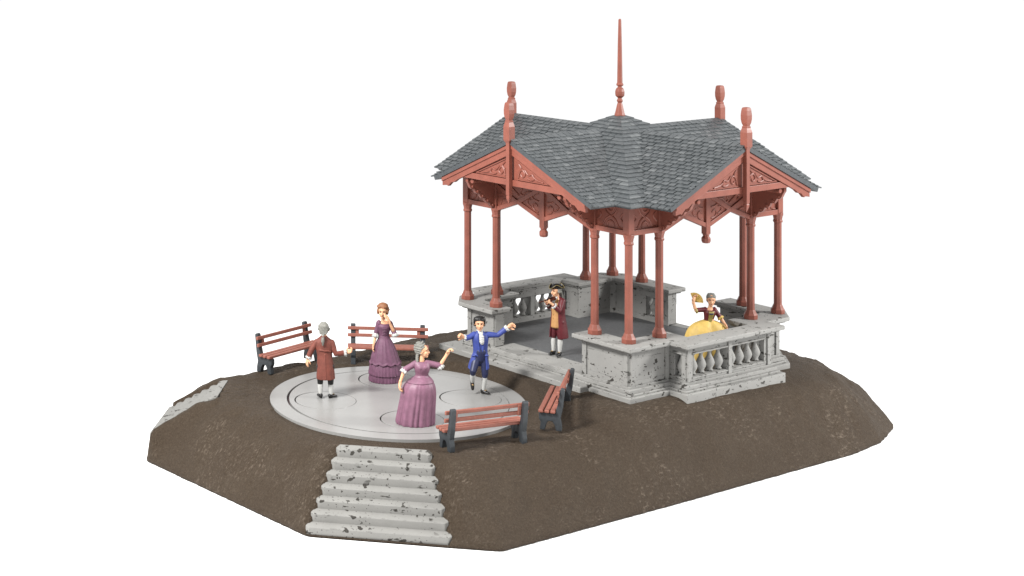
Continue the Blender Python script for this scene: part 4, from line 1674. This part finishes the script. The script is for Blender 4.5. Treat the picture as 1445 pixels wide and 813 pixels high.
# --- musician in maroon coat and cocked hat, inside the bandstand
FM = radians(-58)                          # he looks to the left of the picture
b = MB()
at, R = head(b, (-0.022, 0.0, 1.300), radians(-66), 0.08, 1.0)
b.tube([(-0.01, 0.0, 1.24), (0.01, 0, 1.12)], [0.043, 0.055], 12)
b.tube([(0.02, 0, 0.72), (0.02, 0, 0.88), (0.02, 0, 1.02)], [0.095, 0.085, 0.10], 16)
sR, sL = V3(0.085, -0.095, 1.115), V3(-0.045, 0.105, 1.115)
b.tube([sR, (0.015, 0, 1.13), sL], [0.045, 0.058, 0.045], 14)
hl, kl, al = (-0.040, 0.055, 0.68), (-0.060, 0.050, 0.40), (-0.068, 0.045, 0.075)
hr_, kr, ar = (0.060, -0.055, 0.68), (0.050, -0.055, 0.39), (0.035, -0.055, 0.075)
legs(b, (hl, kl, al, (-0.7, -0.6, 0)), (hr_, kr, ar, (-0.5, -0.8, 0)))
arm(b, sR, (0.000, -0.205, 0.940), (-0.125, -0.185, 1.065))
arm(b, sL, (-0.165, 0.085, 0.965), (-0.208, -0.035, 1.068))
hand(b, (-0.132, -0.182, 1.072), (-0.75, 0.15, 0.45), (0, 0.5, 0.9), 0.8, 1.05, 1)
hand(b, (-0.215, -0.045, 1.075), (-0.60, -0.60, 0.35), (0.4, -0.3, 0.8), 0.9, 1.05, -1)
mus = remeshed('person', b, 'skin', None, 0.006, 2)
place(mus, -0.07, -1.75, 0.405)
tag(mus, 'musician in maroon coat and black cocked hat standing inside the bandstand', 'person', PEOPLE)
face_parts(mus, at, R, 1.0)
fa = FM - pi / 2                            # polar angle of his front
b = MB()
cloth_shell(b, [(0.365, 0.035, 0, 0.190, 0.178, 0.04), (0.48, 0.032, 0, 0.182, 0.168, 0.03), (0.65, 0.026, 0, 0.162, 0.146, 0.02), (0.80, 0.020, 0, 0.142, 0.128, 0.005), (0.90, 0.018, 0, 0.140, 0.126, 0), (1.02, 0.015, 0, 0.150, 0.135, 0), (1.10, 0.014, 0, 0.140, 0.130, 0)],
            fa + radians(46), fa + radians(330), 0.026, 52, kf=8, seed=5.0)
b.tube([sR + V3(0.01, 0.01, 0), (0.022, 0.008, 1.115), sL + V3(0.01, 0, 0)], [0.060, 0.072, 0.060], 14)
b.tube([(0.03, 0.01, 1.10), (0.02, 0.008, 1.175)], [0.080, 0.052], 14)
sleeve(b, sR, (0.000, -0.203, 0.943), (-0.085, -0.190, 1.025), (0.062, 0.058, 0.056, 0.056))
sleeve(b, sL, (-0.162, 0.085, 0.968), (-0.190, 0.010, 1.03), (0.062, 0.056, 0.052, 0.052))
remeshed('coat', b, 'coat_maroon', mus, 0.007, 2)
b = MB()
cloth_loft(b, [(0.575, 0.012, 0, 0.140, 0.126, 0.01), (0.70, 0.014, 0, 0.134, 0.120, 0), (0.85, 0.012, 0, 0.122, 0.112, 0), (0.98, 0.008, 0, 0.128, 0.118, 0), (1.09, 0.008, 0, 0.110, 0.105, 0), (1.15, 0.01, 0, 0.06, 0.06, 0)], 44)
fv = V3(sin(FM), -cos(FM), 0)
for i in range(6):
    z = 0.62 + 0.075 * i
    b.ball(V3(0.012, 0, z) + fv * 0.130, 0.009, None, 8, 6)
make('waistcoat', b, 'vest_orange', mus, smooth=True)
b = MB()
b.tube([(0.01, 0, 0.72), (0.01, 0, 0.62)], [0.115, 0.11], 16)
for h_, k_, a_ in ((hl, kl, al), (hr_, kr, ar)):
    b.tube([h_, Vector(h_).lerp(Vector(k_), 0.5), k_, Vector(k_) - V3(0, 0, 0.03)], [0.085, 0.076, 0.068, 0.056], 16)
remeshed('breeches', b, 'maroon_dark', mus, 0.008, 2)
for k_, a_ in ((kl, al), (kr, ar)):
    stocking(mus, Vector(k_) - V3(0, 0, 0.03), a_)
shoe(mus, al, (-0.75, -0.6, 0))
shoe(mus, ar, (-0.6, -0.8, 0))
b = MB()
b.ball(at(0, 0.030, 0.030), (0.093, 0.092, 0.085), R, 18, 11)
for s in (-1, 1):
    b.tube([at(s * 0.090, 0.005, -0.005), at(s * 0.092, 0.05, -0.012)], 0.024, 8)
b.tube([at(0, 0.100, -0.03), at(0, 0.125, -0.10), at(0.0, 0.135, -0.19), at(0, 0.13, -0.24)], [0.040, 0.034, 0.030, 0.016], 12)
remeshed('hair', b, 'hair_grey', mus, 0.007, 1)
b = MB()
b.ball(at(0, 0.010, 0.088), (0.092, 0.100, 0.066), R, 16, 9)
brim, top_ = [], []
for i in range(48):
    a = 2 * pi * i / 48
    rr_ = 0.136 + 0.026 * cos(3 * (a + pi / 2))
    up = 0.040 - 0.034 * cos(3 * (a + pi / 2))
    brim.append((a, rr_, up))
rows = []
for f_, dz in ((0.55, -0.012), (0.8, 0.0), (1.0, 0.0), (1.0, 0.014), (0.8, 0.014), (0.55, 0.006)):
    rows.append([at(r_ * f_ * cos(a), 0.015 + r_ * f_ * sin(a), 0.060 + u_ * max(0, (f_ - 0.5) * 2) + dz) for a, r_, u_ in brim])
b.loft(rows)
hat = remeshed('cocked_hat', b, 'black', mus, 0.005, 1)
b = MB()
pts = [at(r_ * cos(a), 0.015 + r_ * sin(a), 0.070 + u_) for a, r_, u_ in brim]
b.tube(pts + [pts[0]], 0.0055, 6, round_caps=False)
make('gold_braid', b, 'gold', hat, smooth=True)
b = MB()
b.tube([V3(0.010, 0, 1.175) + fv * 0.05, V3(0.008, 0, 1.12) + fv * 0.110, V3(0.008, 0, 1.05) + fv * 0.122], [0.042, 0.036, 0.028], 10, 0.6)
make('cravat', b, 'white', mus, smooth=True)
lace(mus, (-0.075, -0.193, 1.012), (-0.7, 0.05, 0.65), 0.046, 0.060, 0.055)
lace(mus, (-0.186, 0.018, 1.025), (-0.3, -0.7, 0.6), 0.044, 0.056, 0.050)
# violin
vn = empty('violin')
place(vn, -0.07, -1.75, 0.405)
tag(vn, 'small dark brown violin held under the chin of the musician in the cocked hat', 'violin')
va, vb = V3(-0.055, -0.105, 1.185), V3(-0.385, -0.150, 1.105)
vd = (vb - va).normalized()
vu = V3(0.05, -0.35, 0.93)
vu = (vu - vd * vu.dot(vd)).normalized()
vsd = vd.cross(vu)
outl = []
for t, w in ((0.0, 0.02), (0.012, 0.045), (0.035, 0.056), (0.06, 0.052), (0.085, 0.036), (0.10, 0.035), (0.125, 0.043), (0.15, 0.043), (0.168, 0.028), (0.174, 0.010)):
    outl.append((t, w))
poly = outl + [(t, -w) for t, w in outl[::-1]]
b = MB()
b.prism(poly, -0.016, 0.016, lambda t, w, h: va + vd * t + vsd * w + vu * h)
body = make('soundbox', b, 'violin', vn, bevel=0.005)
b = MB()
b.bar(va + vd * 0.165 + vu * 0.012, vb, 0.017, 0.016, vu)
b.ball(vb, 0.016, None, 9, 7)
make('neck', b, 'violin', vn, bevel=0.003)
b = MB()
b.bar(va + vd * 0.05 + vu * 0.022, va + vd * 0.24 + vu * 0.024, 0.014, 0.005, vu)
make('fingerboard', b, 'black', vn)


# --- lady in maroon bodice and yellow skirt behind the front parapet
b = MB()
at, R = head(b, (0.022, 0.0, 1.245), radians(-10), 0.10, 0.98)
b.tube([(0.02, 0.0, 1.18), (0.0, 0.0, 1.06)], [0.037, 0.047], 12)
torso(b, -0.005, 0.87, 1.085, 0, 0.10)
legs(b, ((-0.1, 0, 0.66), (-0.1, 0, 0.38), (-0.1, 0, 0.09), (0, -1, 0)), ((0.08, 0, 0.66), (0.08, 0, 0.38), (0.08, 0, 0.09), (0, -1, 0)))
arm(b, (-0.105, 0, 1.055), (-0.295, -0.03, 1.045), (-0.345, -0.05, 1.205))
arm(b, (0.095, 0, 1.055), (0.180, -0.02, 0.925), (0.262, -0.07, 0.800))
hand(b, (-0.346, -0.052, 1.215), (0.15, 0.0, 0.95), (0.6, -0.7, 0), 0.55, 1.3, -1)
hand(b, (0.266, -0.073, 0.793), (0.5, -0.3, -0.75), (-0.5, -0.2, -0.6), 0.4, 1.0, -1)
lady3 = remeshed('person', b, 'skin', None, 0.006, 2)
place(lady3, 1.97, 0.40, 0.405)
tag(lady3, 'lady in wide yellow skirt and maroon bodice inside the bandstand behind the front parapet', 'person', PEOPLE)
face_parts(lady3, at, R, 0.98)
b = MB()
cloth_loft(b, [(0.79, -0.03, 0, 0.095, 0.082, 0), (0.84, -0.025, 0, 0.092, 0.08, 0), (0.93, -0.012, -0.006, 0.108, 0.094, 0), (1.00, -0.006, -0.012, 0.122, 0.106, 0), (1.045, -0.004, -0.004, 0.124, 0.092, 0)], 44)
sleeve(b, (-0.095, 0, 1.05), (-0.245, -0.022, 1.047), (-0.265, -0.025, 1.046), (0.052, 0.048, 0.048, 0.048))
sleeve(b, (0.085, 0, 1.05), (0.172, -0.02, 0.935), (0.185, -0.022, 0.915), (0.052, 0.048, 0.048, 0.050))
for s in (-1, 1):
    b.tube([(-0.004 + s * 0.085, -0.06, 1.05), (-0.004 + s * 0.094, 0.0, 1.09), (-0.004 + s * 0.09, 0.03, 1.07)], 0.022, 8)
remeshed('bodice', b, 'coat_maroon', lady3, 0.007, 2)
b = MB()
cloth_shell(b, [(0.79, -0.03, -0.004, 0.098, 0.088, 0), (0.86, -0.024, -0.006, 0.098, 0.088, 0), (0.93, -0.012, -0.010, 0.113, 0.101, 0), (1.00, -0.006, -0.016, 0.127, 0.113, 0), (1.035, -0.004, -0.010, 0.128, 0.106, 0)], radians(-90 - 24), radians(-90 + 24), 0.014, 16)
st = make('stomacher', b, 'stomacher', lady3, smooth=True)
b = MB()
b.tube([(-0.042, -0.124, 0.992), (-0.008, -0.131, 0.988), (0.026, -0.124, 0.992)], 0.013, 8)
make('bow', b, 'navy', st, smooth=True)
b = MB()
CL = (-pi / 2 + 0.12, 0.20, 0.20)
cloth_loft(b, [(0.0, -0.06, 0, 0.505, 0.330, 0.035), (0.06, -0.06, 0, 0.505, 0.330, 0.03), (0.30, -0.055, 0, 0.480, 0.300, 0.026), (0.50, -0.052, 0, 0.445, 0.262, 0.02), (0.66, -0.048, 0, 0.390, 0.215, 0.014), (0.76, -0.044, 0, 0.300, 0.165, 0.008),
               (0.815, -0.038, 0, 0.190, 0.118, 0), (0.845, -0.032, 0, 0.10, 0.086, 0)], 120, kf=14, seed=9.0, cleft=CL)
sk = make('skirt', b, 'yellow', lady3, smooth=True)
b = MB()
rr = random.Random(8)
for i in range(46):                         # gathered frill crossing the front of the skirt
    t = i / 45
    th = -pi + 0.35 + t * (pi * 0.62)
    z = 0.475 + 0.10 * t
    f = 1.0 - 0.22 * t * t
    p = (-0.052 + 0.458 * f * cos(th), 0.275 * f * sin(th) - 0.01, z)
    b.ball(p, (0.024, 0.022, 0.030 + rr.uniform(-.006, .006)), None, 8, 6)
remeshed('frill', b, 'yellow', sk, 0.008, 0)
b = MB()
b.ball(at(0, 0.028, 0.042), (0.092, 0.095, 0.088), R, 18, 11)
b.ball(at(0, 0.050, -0.02), (0.084, 0.070, 0.070), R, 16, 9)
for i in range(9):
    a = -1.35 + i * 0.337
    b.tube([at(0.080 * sin(a), -0.060 * cos(a), 0.072), at(0.052 * sin(a), 0.01, 0.120), at(0.045 * sin(a), 0.095, 0.075)], 0.019, 8)
remeshed('hair', b, 'hair_grey', lady3, 0.006, 1)
lace(lady3, (-0.262, -0.025, 1.050), (-0.7, -0.05, -0.3), 0.044, 0.058, 0.045, 'stomacher')
lace(lady3, (0.180, -0.022, 0.922), (0.55, -0.2, -0.8), 0.044, 0.060, 0.055, 'yellow')
# fan in her raised hand
fan = empty('fan')
place(fan, 1.97, 0.40, 0.405)
tag(fan, 'open pale yellow fan held up by the lady in the yellow skirt', 'fan')
b = MB()
piv = V3(-0.330, -0.030, 1.210)
rows = []
nf = 22
for i in range(nf + 1):
    a = radians(112 - 118 * i / nf)
    z = 0.006 * (1 if i % 2 else -1)
    rows.append((a, z))
vs, fs = [], []
for a, z in rows:
    for r_ in (0.020, 0.185):
        for t_ in (-0.004, 0.004):
            vs.append(piv + V3(r_ * cos(a), z + t_, r_ * sin(a)))
for i in range(nf):
    o_ = i * 4
    q_ = o_ + 4
    fs += [(o_, o_ + 2, q_ + 2, q_), (o_ + 1, q_ + 1, q_ + 3, o_ + 3), (o_ + 2, o_ + 3, q_ + 3, q_ + 2), (o_, q_, q_ + 1, o_ + 1)]
b.add(vs, fs)
make('leaf', b, 'yellow', fan)
b = MB()
for i in range(0, nf + 1, 3):
    a, z = rows[i]
    b.bar(piv, piv + V3(0.06 * cos(a), z - 0.008, 0.06 * sin(a)), 0.007, 0.005)
make('sticks', b, 'stomacher', fan)
